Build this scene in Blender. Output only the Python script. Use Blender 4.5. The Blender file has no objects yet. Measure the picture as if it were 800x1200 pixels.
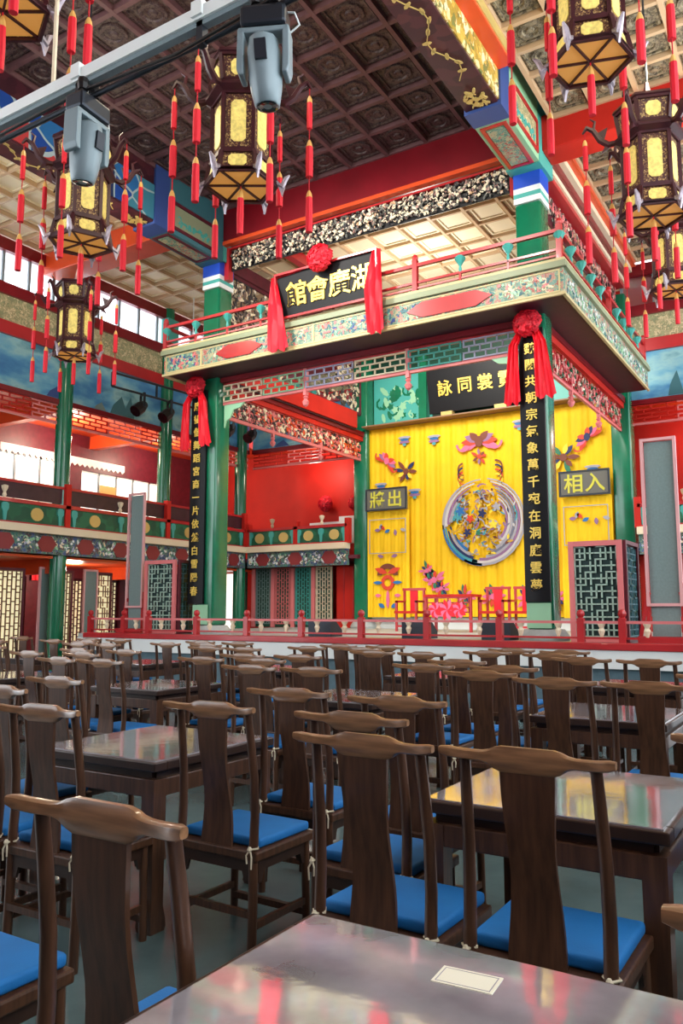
import bpy, bmesh, math, random
from mathutils import Vector, Matrix
R = random.Random(7)
PI = math.pi
S = bpy.context.scene
COL = S.collection

# ------------------------------------------------------------------ camera
F = 940.0
PITCH = math.atan(116 / 940); YAW = math.radians(31.7)
cd = bpy.data.cameras.new('camera'); cam = bpy.data.objects.new('camera', cd); COL.objects.link(cam)
cam.location = (0, 0, 1.53); cam.rotation_euler = (PI / 2 + PITCH, 0, YAW)
cd.sensor_fit = 'VERTICAL'; cd.sensor_height = 36.0; cd.lens = F / 1200 * 36.0
cd.clip_start = 0.05; cd.clip_end = 200
S.camera = cam

# ------------------------------------------------------------------ world, exposure
w = bpy.data.worlds.new('world'); S.world = w; w.use_nodes = True
bg = w.node_tree.nodes['Background']
bg.inputs['Color'].default_value = (0.90, 0.95, 1.0, 1); bg.inputs['Strength'].default_value = 3.2
S.view_settings.view_transform = 'Standard'; S.view_settings.look = 'None'
S.view_settings.gamma = 1.0; S.view_settings.use_curve_mapping = False
S.view_settings.exposure = 0.75
S.cycles.max_bounces = 8; S.cycles.diffuse_bounces = 4; S.cycles.glossy_bounces = 4; S.cycles.sample_clamp_indirect = 6


def lamp(name, kind, loc, power, color=(1, 1, 1), size=0.3, target=None, angle=None):
    l = bpy.data.lights.new(name, kind); l.energy = power; l.color = color
    if kind == 'SPOT':
        l.spot_size = math.radians(angle or 70); l.spot_blend = 0.6; l.shadow_soft_size = size
    elif kind == 'POINT': l.shadow_soft_size = size
    elif kind == 'AREA': l.size = size
    o = bpy.data.objects.new(name, l); COL.objects.link(o); o.location = loc
    if target is not None:
        o.rotation_euler = (Vector(target) - Vector(loc)).to_track_quat('-Z', 'Y').to_euler()
    return o


# added fill lights for the stage, without fixtures, under the hall ceiling and inside the stage roof
lamp('stage_fill_light', 'SPOT', (-5.6, 6.5, 9.6), 1000, (1, .95, .88), .5, (-7.6, 19, 4.2), 62)
lamp('stage_fill_light', 'SPOT', (-10.0, 6.5, 9.6), 1000, (1, .95, .88), .5, (-8.0, 19, 4.2), 62)
lamp('stage_fill_light', 'SPOT', (-7.8, 14.4, 8.6), 520, (1, .95, .85), .4, (-7.8, 19.6, 3.6), 110)
lamp('upper_stage_fill', 'POINT', (-7.8, 16.2, 8.3), 160, (1, .95, .88), .3)  # added fill to lift the dim upper storey
lamp('upper_gallery_fill', 'POINT', (-17.2, 14.2, 6.1), 110, (1, .85, .65), .2)  # added fill lights for the upper gallery, no fixtures there
lamp('upper_gallery_fill', 'POINT', (-17.2, 17.6, 6.1), 90, (1, .85, .65), .2)
lamp('under_gallery_fill', 'POINT', (-17.0, 14.2, 2.5), 45, (1, .85, .65), .2)  # added to brighten the space under the gallery
lamp('rear_gallery_fill', 'POINT', (-13.4, 20.2, 5.9), 38, (1, .85, .7), .2)  # added fill lights for the back bays, no fixtures there
lamp('rear_gallery_fill', 'POINT', (-2.0, 20.2, 5.9), 38, (1, .85, .7), .2)


# ------------------------------------------------------------------ helpers
def lin(c):
    r = []
    for v in c[:3]:
        v = v / 255.0
        r.append(v / 12.92 if v <= 0.04045 else ((v + 0.055) / 1.055) ** 2.4)
    return (r[0], r[1], r[2], 1.0)


MATS = {}


def mat(name, col, rough=.5, metal=0., var=0., vscale=6., bump=0., bscale=40., emit=None, estr=0., coat=0., grain=None, spec=.5):
    m = bpy.data.materials.new(name); m.use_nodes = True; nt = m.node_tree; b = nt.nodes['Principled BSDF']
    c = lin(col); b.inputs['Base Color'].default_value = c; b.inputs['Roughness'].default_value = rough
    b.inputs['Metallic'].default_value = metal; b.inputs['Coat Weight'].default_value = coat
    b.inputs['Coat Roughness'].default_value = .08
    b.inputs['Specular IOR Level'].default_value = spec
    tc = nt.nodes.new('ShaderNodeTexCoord')
    if var or grain:
        n = nt.nodes.new('ShaderNodeTexNoise'); n.inputs['Scale'].default_value = vscale; n.inputs['Detail'].default_value = 5
        if grain:
            mp = nt.nodes.new('ShaderNodeMapping'); mp.inputs['Scale'].default_value = grain
            nt.links.new(tc.outputs['Object'], mp.inputs['Vector']); nt.links.new(mp.outputs['Vector'], n.inputs['Vector'])
        else: nt.links.new(tc.outputs['Object'], n.inputs['Vector'])
        r = nt.nodes.new('ShaderNodeValToRGB'); r.color_ramp.elements[0].position = .3; r.color_ramp.elements[1].position = .7
        r.color_ramp.elements[0].color = tuple(v * (1 - var) for v in c[:3]) + (1,)
        r.color_ramp.elements[1].color = tuple(min(1, v * (1 + var)) for v in c[:3]) + (1,)
        nt.links.new(n.outputs['Fac'], r.inputs['Fac']); nt.links.new(r.outputs['Color'], b.inputs['Base Color'])
    if bump:
        n2 = nt.nodes.new('ShaderNodeTexNoise'); n2.inputs['Scale'].default_value = bscale
        nt.links.new(tc.outputs['Object'], n2.inputs['Vector'])
        bp = nt.nodes.new('ShaderNodeBump'); bp.inputs['Strength'].default_value = bump; bp.inputs['Distance'].default_value = .01
        nt.links.new(n2.outputs['Fac'], bp.inputs['Height']); nt.links.new(bp.outputs['Normal'], b.inputs['Normal'])
    if emit:
        b.inputs['Emission Color'].default_value = lin(emit); b.inputs['Emission Strength'].default_value = estr
    MATS[name] = m
    return m


def pattern(name, cols, scale=6., edge=None, ew=.05, rough=.5, stretch=(1, 1, 1), distort=0., bump=.0):
    """painted ornament: voronoi cells in the given colours with drawn outlines"""
    m = bpy.data.materials.new(name); m.use_nodes = True; nt = m.node_tree; b = nt.nodes['Principled BSDF']
    b.inputs['Roughness'].default_value = rough
    tc = nt.nodes.new('ShaderNodeTexCoord'); mp = nt.nodes.new('ShaderNodeMapping'); mp.inputs['Scale'].default_value = stretch
    nt.links.new(tc.outputs['Object'], mp.inputs['Vector']); vec = mp.outputs['Vector']
    if distort:
        n = nt.nodes.new('ShaderNodeTexNoise'); n.inputs['Scale'].default_value = scale * .6; nt.links.new(vec, n.inputs['Vector'])
        mx = nt.nodes.new('ShaderNodeMixRGB'); mx.blend_type = 'ADD'; mx.inputs['Fac'].default_value = distort
        nt.links.new(vec, mx.inputs[1]); nt.links.new(n.outputs['Color'], mx.inputs[2]); vec = mx.outputs[0]
    v = nt.nodes.new('ShaderNodeTexVoronoi'); v.inputs['Scale'].default_value = scale; nt.links.new(vec, v.inputs['Vector'])
    sp = nt.nodes.new('ShaderNodeSeparateColor'); nt.links.new(v.outputs['Color'], sp.inputs[0])
    r = nt.nodes.new('ShaderNodeValToRGB'); r.color_ramp.interpolation = 'CONSTANT'
    els = r.color_ramp.elements
    while len(els) < len(cols): els.new(.5)
    for i, c in enumerate(cols): els[i].position = i / len(cols); els[i].color = lin(c)
    nt.links.new(sp.outputs[0], r.inputs['Fac']); out = r.outputs['Color']
    if edge:
        v2 = nt.nodes.new('ShaderNodeTexVoronoi'); v2.feature = 'DISTANCE_TO_EDGE'; v2.inputs['Scale'].default_value = scale
        nt.links.new(vec, v2.inputs['Vector'])
        lt = nt.nodes.new('ShaderNodeMath'); lt.operation = 'LESS_THAN'; lt.inputs[1].default_value = ew
        nt.links.new(v2.outputs['Distance'], lt.inputs[0])
        mx = nt.nodes.new('ShaderNodeMixRGB'); mx.inputs[2].default_value = lin(edge)
        nt.links.new(lt.outputs[0], mx.inputs['Fac']); nt.links.new(out, mx.inputs[1]); out = mx.outputs[0]
        if bump:
            bp = nt.nodes.new('ShaderNodeBump'); bp.inputs['Strength'].default_value = bump; bp.inputs['Distance'].default_value = .02
            nt.links.new(v2.outputs['Distance'], bp.inputs['Height']); nt.links.new(bp.outputs['Normal'], b.inputs['Normal'])
    nt.links.new(out, b.inputs['Base Color'])
    MATS[name] = m
    return m


def glassy(name, col, fac):
    """window pane of milky glass: part clear, part diffusing daylight"""
    m = bpy.data.materials.new(name); m.use_nodes = True; nt = m.node_tree
    nt.nodes.remove(nt.nodes['Principled BSDF']); out = nt.nodes['Material Output']
    t = nt.nodes.new('ShaderNodeBsdfTransparent'); d = nt.nodes.new('ShaderNodeBsdfTranslucent'); d.inputs['Color'].default_value = lin(col)
    t.inputs['Color'].default_value = lin(col)
    mx = nt.nodes.new('ShaderNodeMixShader'); mx.inputs['Fac'].default_value = fac
    nt.links.new(t.outputs[0], mx.inputs[1]); nt.links.new(d.outputs[0], mx.inputs[2]); nt.links.new(mx.outputs[0], out.inputs['Surface'])
    MATS[name] = m
    return m


class MB:
    def __init__(self): self.v = []; self.f = []; self.m = []; self.mi = 0
    def add(self, vs, fs):
        o = len(self.v); self.v += [tuple(p) for p in vs]
        for f in fs: self.f.append([o + i for i in f]); self.m.append(self.mi)
        return self
    def box(self, x0, x1, y0, y1, z0, z1):
        return self.add([(x0, y0, z0), (x1, y0, z0), (x1, y1, z0), (x0, y1, z0), (x0, y0, z1), (x1, y0, z1), (x1, y1, z1), (x0, y1, z1)],
                        [(0, 3, 2, 1), (4, 5, 6, 7), (0, 1, 5, 4), (1, 2, 6, 5), (2, 3, 7, 6), (3, 0, 4, 7)])
    def beam(self, p, q, wd, h, up=(0, 0, 1)):
        p = Vector(p); q = Vector(q); d = (q - p).normalized(); u = Vector(up)
        s = d.cross(u)
        if s.length < 1e-4: s = d.cross(Vector((1, 0, 0)))
        s.normalize(); u = s.cross(d).normalized(); s = s * wd / 2; u = u * h / 2
        return self.add([p - s - u, p + s - u, p + s + u, p - s + u, q - s - u, q + s - u, q + s + u, q - s + u],
                        [(0, 1, 2, 3), (7, 6, 5, 4), (0, 4, 5, 1), (1, 5, 6, 2), (2, 6, 7, 3), (3, 7, 4, 0)])
    def tube(self, pts, r, n=8, sq=(1, 1)):
        pts = [Vector(p) for p in pts]; k = len(pts); rs = r if isinstance(r, (list, tuple)) else [r] * k
        vs = []
        ref = Vector((0, 0, 1)) if abs((pts[-1] - pts[0]).normalized().z) < .9 else Vector((0, 1, 0))
        for i, p in enumerate(pts):
            d = (pts[min(i + 1, k - 1)] - pts[max(i - 1, 0)]).normalized()
            a = d.cross(ref)
            if a.length < 1e-3: a = d.cross(Vector((1, 0, 0)))
            a.normalize(); b = a.cross(d).normalized()
            for j in range(n):
                t = 2 * PI * (j + .5) / n
                vs.append(p + a * (math.cos(t) * rs[i] * sq[0]) + b * (math.sin(t) * rs[i] * sq[1]))
        fs = [(i * n + j, i * n + (j + 1) % n, (i + 1) * n + (j + 1) % n, (i + 1) * n + j) for i in range(k - 1) for j in range(n)]
        fs.append(tuple(range(n))[::-1]); fs.append(tuple((k - 1) * n + j for j in range(n)))
        return self.add(vs, fs)
    def lathe(self, prof, n=12, c=(0, 0, 0), rot=0.):
        vs = []; k = len(prof)
        for (r, z) in prof:
            for j in range(n):
                t = rot + 2 * PI * j / n; vs.append((c[0] + r * math.cos(t), c[1] + r * math.sin(t), c[2] + z))
        fs = [(i * n + j, i * n + (j + 1) % n, (i + 1) * n + (j + 1) % n, (i + 1) * n + j) for i in range(k - 1) for j in range(n)]
        fs.append(tuple(range(n))[::-1]); fs.append(tuple((k - 1) * n + j for j in range(n)))
        return self.add(vs, fs)
    def plate(self, poly, o, u, v, t):
        """2-D polygon in the plane (o;u,v), thickness t along u x v (towards the front)"""
        o = Vector(o); u = Vector(u); v = Vector(v); nrm = u.cross(v).normalized() * t; k = len(poly)
        vs = [o + u * a + v * b for a, b in poly] + [o + u * a + v * b + nrm for a, b in poly]
        fs = [tuple(range(k))[::-1], tuple(range(k, 2 * k))] + [(i, (i + 1) % k, k + (i + 1) % k, k + i) for i in range(k)]
        return self.add(vs, fs)
    def frame(self, o, u, v, wd, h, bw, t):
        """rectangular frame in plane (o;u,v), lower left corner o"""
        o = Vector(o); u = Vector(u).normalized(); v = Vector(v).normalized()
        for a0, a1, b0, b1 in ((0, wd, 0, bw), (0, wd, h - bw, h), (0, bw, bw, h - bw), (wd - bw, wd, bw, h - bw)):
            self.plate([(a0, b0), (a1, b0), (a1, b1), (a0, b1)], o, u, v, t)
        return self
    def build(self, name, mats, parent=None, smooth=False, bevel=0., seg=2, local=False):
        me = bpy.data.meshes.new(name)
        off = Vector((0, 0, 0))
        if parent is not None and not local: off = parent_loc(parent)
        me.from_pydata([(x - off.x, y - off.y, z - off.z) for x, y, z in self.v] if off.length else self.v, [], self.f)
        if not isinstance(mats, (list, tuple)): mats = [mats]
        for m in mats: me.materials.append(MATS[m] if isinstance(m, str) else m)
        if len(mats) > 1: me.polygons.foreach_set('material_index', self.m)
        if bevel:
            bm = bmesh.new(); bm.from_mesh(me)
            bmesh.ops.bevel(bm, geom=list(bm.edges), offset=bevel, segments=seg, affect='EDGES', profile=.5, clamp_overlap=True)
            bm.to_mesh(me); bm.free()
        if smooth:
            me.polygons.foreach_set('use_smooth', [True] * len(me.polygons))
            me.set_sharp_from_angle(angle=math.radians(40))
        me.update()
        o = bpy.data.objects.new(name, me); COL.objects.link(o)
        if parent is not None: o.parent = parent
        return o


def parent_loc(o):
    v = Vector((0, 0, 0))
    while o is not None: v += o.location; o = o.parent
    return v


def tag(o, label=None, cat=None, group=None, kind=None):
    if label: o['label'] = label
    if cat: o['category'] = cat
    if group: o['group'] = group
    if kind: o['kind'] = kind
    return o


def empty(name, loc=(0, 0, 0), rz=0., label=None, cat=None, group=None, kind=None):
    o = bpy.data.objects.new(name, None); COL.objects.link(o); o.location = loc; o.rotation_euler = (0, 0, rz); o.empty_display_size = .1
    return tag(o, label, cat, group, kind)


def copy_tree(o, parent=None):
    c = o.copy(); COL.objects.link(c); c.parent = parent
    for ch in list(o.children): copy_tree(ch, c)
    return c


def rep(o, loc):
    """a further object with the same mesh, same parent"""
    c = o.copy(); COL.objects.link(c); c.location = loc
    return c


def bx(name, m, parent, x0, x1, y0, y1, z0, z1, bevel=0.):
    return MB().box(x0, x1, y0, y1, z0, z1).build(name, m, parent, bevel=bevel)


def ellipse(a, b, n=10, rot=0., cx=0., cy=0.):
    return [(cx + a * math.cos(t) * math.cos(rot) - b * math.sin(t) * math.sin(rot), cy + a * math.cos(t) * math.sin(rot) + b * math.sin(t) * math.cos(rot))
            for t in [2 * PI * i / n for i in range(n)]]


TXT = {}
def text_mesh(ch, size, depth):
    k = (ch, size, depth)
    if k in TXT: return TXT[k]
    c = bpy.data.curves.new('character', 'FONT'); c.body = ch; c.size = size; c.extrude = depth; c.align_x = 'CENTER'; c.align_y = 'CENTER'
    c.resolution_u = 3; c.offset = size * .016
    o = bpy.data.objects.new('character', c); COL.objects.link(o)
    dg = bpy.context.evaluated_depsgraph_get(); dg.update()
    me = bpy.data.meshes.new_from_object(o.evaluated_get(dg)); bpy.data.objects.remove(o); me.materials.clear()
    xs = [v.co.x for v in me.vertices]; ys = [v.co.y for v in me.vertices]
    me.transform(Matrix.Translation((-(min(xs) + max(xs)) / 2, -(min(ys) + max(ys)) / 2, 0)))
    me.transform(Matrix.Rotation(PI / 2, 4, 'X'))
    TXT[k] = me
    return me


def char(ch, size, loc, m, parent, tilt=0., depth=.006):
    me = text_mesh(ch, size, depth)
    if not me.materials: me.materials.append(MATS[m])
    o = bpy.data.objects.new('character', me); COL.objects.link(o); o.parent = parent
    o.location = Vector(loc) - parent_loc(parent); o.rotation_euler = (tilt, 0, 0)
    return o


# ------------------------------------------------------------------ materials
mat('floor', (84, 104, 104), .22, var=.35, vscale=1.3, bump=.05)
mat('wood', (72, 46, 30), .42, grain=(14, 14, 1.2), var=.4, vscale=3.5, coat=.12, spec=.35)
mat('wood_rail_lit', (132, 96, 66), .3, grain=(1.5, 14, 14), var=.4, vscale=3.5, coat=.35)  # lighter copy of wood, highlights on the top rails put into the colour
mat('wood_dark', (48, 31, 23), .42, grain=(3, 3, 3), var=.3, vscale=3, coat=.1, spec=.35)
mat('table_lacquer', (72, 52, 46), .10, var=.3, vscale=3, coat=.8, spec=.8)
mat('table_glass', (194, 190, 196), .05, metal=.56, coat=.7, spec=1., var=.3, vscale=5, bump=.03, bscale=14)  # pale base puts reflected brightness into the glass colour
mat('cushion', (8, 108, 176), .75, var=.14, vscale=3, bump=.1, bscale=160)
mat('string', (214, 204, 176), .8)
mat('paper', (232, 228, 206), .6)
mat('paper_ink', (150, 146, 150), .6)
mat('green', (14, 112, 78), .22, var=.12, vscale=3, coat=.4)
mat('green_pale', (150, 205, 165), .4)
mat('green_dark', (12, 66, 50), .35, var=.2)
mat('red', (184, 40, 44), .32, var=.12, vscale=2, coat=.2)
mat('red_bright', (196, 40, 30), .55, var=.1, vscale=1.5, spec=.25)
mat('red_beam', (122, 12, 26), .35, var=.18, vscale=1.3)
mat('orange_red', (222, 78, 34), .35, var=.15, vscale=1.2, coat=.2)
mat('pink_wood', (222, 122, 122), .45)
mat('booth_bar', (168, 198, 182), .5); mat('booth_back', (10, 50, 48), .5)
mat('maroon_red', (140, 46, 48), .5)
mat('soffit', (58, 18, 34), .5, var=.2)
mat('maroon', (92, 28, 42), .45, var=.2)
mat('rib_dark', (112, 78, 80), .5, var=.15)
mat('gold', (214, 190, 116), .4, metal=.25)
mat('cream_gold', (204, 190, 138), .5)
mat('teal_dull', (58, 112, 122), .5)
mat('blue_dull', (52, 78, 140), .5)
mat('cream_dull', (146, 156, 124), .5)
mat('gold_text', (232, 200, 90), .35, metal=.3)
mat('ink', (11, 13, 17), .5, spec=.25)
mat('plaque_grey', (104, 104, 96), .5)
mat('plaque_char', (210, 206, 70), .5)
mat('lav', (176, 180, 206), .5)
mat('blue', (24, 74, 190), .45)
mat('white', (232, 238, 236), .5)
mat('cream', (236, 222, 190), .55)
mat('cream_rib', (206, 176, 140), .55)
mat('brown_rib', (138, 104, 78), .55)
mat('teal', (70, 170, 160), .45)
mat('yellow_cloth', (250, 202, 8), .72, var=.06, vscale=2)
mat('silk_red', (228, 22, 46), .6)
mat('silk_red_dark', (196, 10, 36), .6)
mat('grey_metal', (128, 146, 152), .42, metal=.1)
mat('truss_metal', (232, 240, 238), .4)
mat('black', (18, 18, 20), .45)
mat('lens', (14, 14, 18), .08, coat=1.)
mat('panel_grey', (120, 142, 140), .55, var=.08, vscale=30)
mat('panel_frame', (226, 168, 168), .5)
mat('lantern_wood', (62, 22, 30), .38, var=.25, vscale=9)
mat('lantern_silver', (176, 168, 178), .4, metal=.5, var=.3, vscale=20)
mat('lantern_glow', (226, 208, 120), .5, emit=(255, 226, 110), estr=.14, var=.25, vscale=30)
mat('lantern_base', (206, 152, 84), .5, emit=(255, 176, 80), estr=.2)
mat('tassel_cap', (226, 176, 96), .5)
mat('stage_cloth', (86, 112, 122), .7, var=.15)
mat('stage_deck', (176, 182, 180), .5, var=.12)
mat('purple_cloth', (140, 20, 78), .7)
mat('bench_dark', (62, 34, 44), .4, var=.2)
mat('pane_glow', (255, 252, 240), .5, emit=(255, 252, 244), estr=.8)
mat('pane_warm', (255, 244, 200), .5, emit=(255, 240, 190), estr=.3)
mat('steel_dark', (52, 58, 66), .4, metal=.6)
glassy('pane', (250, 252, 255), .35)
def mural_mat(name):
    m = bpy.data.materials.new(name); m.use_nodes = True; nt = m.node_tree; b = nt.nodes['Principled BSDF']; b.inputs['Roughness'].default_value = .6
    tc = nt.nodes.new('ShaderNodeTexCoord'); mp = nt.nodes.new('ShaderNodeMapping'); mp.inputs['Scale'].default_value = (.5, .5, 1.1)
    n = nt.nodes.new('ShaderNodeTexNoise'); n.inputs['Scale'].default_value = 1.1; n.inputs['Detail'].default_value = 7; n.inputs['Roughness'].default_value = .55
    r = nt.nodes.new('ShaderNodeValToRGB'); els = r.color_ramp.elements
    for i, (p, c) in enumerate(((.3, (44, 104, 168)), (.42, (70, 140, 192)), (.5, (110, 176, 204)), (.57, (150, 200, 206)), (.64, (96, 158, 176)), (.72, (60, 112, 140)))):
        if i > 1: els.new(p)
    for i, (p, c) in enumerate(((.3, (44, 104, 168)), (.42, (70, 140, 192)), (.5, (110, 176, 204)), (.57, (150, 200, 206)), (.64, (96, 158, 176)), (.72, (60, 112, 140)))):
        els[i].position = p; els[i].color = lin(c)
    nt.links.new(tc.outputs['Object'], mp.inputs['Vector']); nt.links.new(mp.outputs['Vector'], n.inputs['Vector']); nt.links.new(n.outputs['Fac'], r.inputs['Fac']); nt.links.new(r.outputs['Color'], b.inputs['Base Color'])
    MATS[name] = m


mural_mat('mural')
pattern('painted_frieze', [(44, 70, 120), (70, 110, 110), (60, 120, 110), (90, 60, 70), (60, 90, 140), (40, 60, 70), (90, 120, 110)], 12, (150, 160, 130), .03, distort=.3)
pattern('painted_fascia', [(88, 138, 122), (130, 160, 138), (176, 122, 112), (80, 126, 116), (176, 170, 136), (104, 148, 136), (168, 84, 78)], 13, (176, 176, 140), .04, distort=.4)
pattern('painted_gold', [(214, 180, 80), (236, 222, 160), (190, 160, 70), (245, 235, 190), (170, 150, 60), (120, 130, 70)], 10, (150, 110, 40), .02, distort=.3)
pattern('painted_dark', [(60, 20, 32), (72, 26, 38), (56, 18, 30), (80, 34, 40)], 5, None, distort=.3)
pattern('painted_green_gold', [(196, 184, 142), (160, 164, 122), (216, 202, 160), (176, 168, 128), (140, 146, 110)], 13, (150, 140, 100), .04, distort=.5)
pattern('painted_blue_red', [(24, 70, 150), (40, 110, 170), (190, 60, 60), (30, 100, 110), (60, 130, 150), (30, 50, 90)], 1.6, (170, 190, 190), .03, distort=.3)
pattern('carving_colours', [(226, 205, 180), (190, 150, 140), (235, 225, 205), (150, 110, 100), (110, 120, 110), (210, 170, 130)], 14, None)
pattern('carving_dark', [(60, 54, 56), (40, 40, 46), (84, 70, 64), (120, 100, 88), (50, 44, 40)], 12, None)
pattern('coffer_dark', [(74, 52, 54), (86, 66, 64), (66, 44, 48), (98, 82, 76), (58, 40, 44)], 22, (110, 94, 86), .03, bump=.3)
pattern('coffer_mid', [(112, 104, 86), (132, 124, 104), (96, 88, 74), (150, 140, 116), (84, 78, 66)], 20, (160, 150, 124), .03, bump=.3)
pattern('lantern_lace', [(150, 116, 70), (90, 50, 40), (190, 160, 100), (70, 30, 34), (120, 84, 56)], 60, (60, 22, 26), .08)
pattern('green_panel_paint', [(22, 96, 66), (28, 110, 76), (18, 84, 60)], 5, None, distort=.3)

# ------------------------------------------------------------------ main dimensions (metres)
XC = -7.8; XR, XL = -4.2, -11.4; YF, YB = 13.2, 19.6
XG = -15.6; XW = -18.6; YREAR = 19.3; YWALL = 21.2
DECK = 1.05; ZN = 10.4; ZA = 10.0

# ------------------------------------------------------------------ floor and walls
tag(MB().add([(-18.6, -3.6, 0), (3.5, -3.6, 0), (3.5, 21.4, 0), (-18.6, 21.4, 0)], [(0, 1, 2, 3)]).build('floor', 'floor'), kind='structure')


def wall_with_holes(name, m, axis, c, t, u0, u1, z0, z1, holes):
    """wall as boxes round rectangular openings; all openings share z range per call"""
    mb = MB()
    zs = sorted({z0, z1} | {h[2] for h in holes} | {h[3] for h in holes})
    us = sorted({u0, u1} | {h[0] for h in holes} | {h[1] for h in holes})
    for i in range(len(us) - 1):
        for j in range(len(zs) - 1):
            a, b = (us[i] + us[i + 1]) / 2, (zs[j] + zs[j + 1]) / 2
            if any(h[0] < a < h[1] and h[2] < b < h[3] for h in holes): continue
            if axis == 'x': mb.box(c - t / 2, c + t / 2, us[i], us[i + 1], zs[j], zs[j + 1])
            else: mb.box(us[i], us[i + 1], c - t / 2, c + t / 2, zs[j], zs[j + 1])
    return tag(mb.build(name, m), kind='structure')


# outer left wall of the galleries: ground floor lattice windows and upper windows
lowwin = [(11.6, 12.5, .5, 2.45), (12.9, 13.9, .5, 2.45), (14.9, 15.9, .5, 2.45), (16.2, 17.2, .5, 2.45)]
upwin = [(11.0, 15.0, 4.5, 5.75), (15.6, 19.0, 4.4, 5.6)]
wall_with_holes('wall_left', 'maroon', 'x', XW, .2, 2, YWALL, 0, 6.8, lowwin + upwin)
wall_with_holes('wall_back', 'red_bright', 'y', YWALL, .2, XW, 0.6, 0, ZA + .4, [])

wall_with_holes('wall_right', 'maroon', 'x', 3.4, .2, -3.6, YWALL, 0, 10.6, [(-3.2 + 4.0 * k, .2 + 4.0 * k, 3.2, 9.6) for k in range(6)])  # unseen wall, high openings shaped to bring light from the right
wall_with_holes('wall_front', 'maroon', 'y', -3.6, .2, XW, 3.4, 0, 10.6, [(XW + .6, -14.0, 3.2, 9.6), (-13.4, -9.0, 3.2, 9.6)])  # unseen wall behind the camera, added to cut flat frontal light
tag(MB().box(XW, 3.4, -3.6, YWALL, 10.62, 10.7).build('ceiling', 'brown_rib'), kind='structure')  # unseen slab added over the ceilings to block sky leaks
# window panes of the outer wall (day outside)
for i, (y0, y1, z0, z1) in enumerate(upwin):
    r = empty('window_%d' % (i + 1), (XW, y0, z0), kind='structure')
    n = 5
    for k in range(n):
        a = y0 + (y1 - y0) * k / n; b = y0 + (y1 - y0) * (k + 1) / n
        bx('pane', 'pane_glow', r, XW - .02, XW + .02, a + .03, b - .03, z0 + .03, z1 - .03)
        bx('mullion', 'grey_metal', r, XW - .05, XW + .06, a - .03, a + .03, z0, z1)
    bx('window_frame', 'white', r, XW - .05, XW + .06, y0, y1, z0, z0 + .06)
    bx('window_frame', 'white', r, XW - .05, XW + .06, y0, y1, z1 - .06, z1)


def lattice(mb, o, u, v, wd, h, nx, ny, bar, t, kind='brick'):
    """fretwork of bars in plane (o;u,v)"""
    o = Vector(o); u = Vector(u); v = Vector(v); cw = wd / nx; ch = h / ny
    def seg(a0, b0, a1, b1):
        if a1 - a0 > b1 - b0: a0 -= bar / 2; a1 += bar / 2; b0 -= bar / 2; b1 += bar / 2
        else: a0 -= bar / 2; a1 += bar / 2
        mb.plate([(a0, b0), (a1, b0), (a1, b1), (a0, b1)], o, u, v, t)
    if kind == 'brick':
        for j in range(ny + 1): seg(0, j * ch, wd, j * ch)
        for j in range(ny):
            for i in range(nx + 1):
                a = (i + (.5 if j % 2 else 0)) * cw
                if a <= wd + 1e-6: seg(a, j * ch, a, (j + 1) * ch)
    elif kind == 'cross':
        for j in range(ny):
            for i in range(nx):
                a, b = i * cw, j * ch
                if (i + j) % 2:
                    seg(a + cw * .5, b, a + cw * .5, b + ch); seg(a + cw * .2, b + ch * .5, a + cw * .8, b + ch * .5)
                    seg(a, b + ch, a + cw, b + ch)
                else:
                    seg(a, b + ch * .5, a + cw, b + ch * .5); seg(a + cw * .5, b + ch * .15, a + cw * .5, b + ch * .85)
                    seg(a + cw, b, a + cw, b + ch)
        seg(0, 0, wd, 0); seg(0, h, wd, h); seg(0, 0, 0, h); seg(wd, 0, wd, h)
    elif kind == 'step':
        for i in range(nx):
            for j in range(ny):
                a, b = i * cw, j * ch
                seg(a + cw * .25, b, a + cw * .25, b + ch); seg(a + cw * .75, b, a + cw * .75, b + ch)
                seg(a, b + ch * .5, a + cw * .25, b + ch * .5); seg(a + cw * .75, b + ch * .5, a + cw, b + ch * .5)
                seg(a + cw * .25, b + ch * .25, a + cw * .75, b + ch * .25); seg(a + cw * .25, b + ch * .75, a + cw * .75, b + ch * .75)
        seg(0, 0, wd, 0); seg(0, h, wd, h); seg(0, 0, 0, h); seg(wd, 0, wd, h)
    return mb


def carving(mb, o, u, v, wd, h, n, size, t, rr, nmat=1, hole=None):
    """openwork carving: scrolls, leaves and flowers scattered over a band"""
    o = Vector(o); u = Vector(u).normalized(); v = Vector(v).normalized()
    for i in range(n):
        a = rr.uniform(size * .5, wd - size * .5); b = rr.uniform(size * .4, max(size * .41, h - size * .4))
        if hole and hole(a, b): continue
        mb.mi = rr.randrange(nmat); k = rr.random(); s = size * rr.uniform(.6, 1.15); th = t * rr.uniform(.5, 1.2)
        if k < .45:
            mb.plate(ellipse(s * .5, s * .2, 7, rr.uniform(0, PI), a, b), o, u, v, th)
        elif k < .75:
            mb.plate([(a + s * .36 * math.cos(q) * (1 if j % 2 else .6), b + s * .36 * math.sin(q) * (1 if j % 2 else .6)) for j, q in enumerate([2 * PI * z / 10 for z in range(10)])], o, u, v, th)
        else:
            a0 = rr.uniform(0, 6.3); pts = [(a + s * .45 * math.cos(a0 + q * .8), b + s * .45 * math.sin(a0 + q * .8)) for q in range(5)]
            inn = [(a + s * .3 * math.cos(a0 + q * .8), b + s * .3 * math.sin(a0 + q * .8)) for q in range(5)]
            for q in range(4):
                mb.plate([pts[q], pts[q + 1], inn[q + 1], inn[q]][::-1], o, u, v, th)
    mb.mi = 0
    return mb


X_, Y_, Z_ = Vector((1, 0, 0)), Vector((0, 1, 0)), Vector((0, 0, 1))

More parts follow.
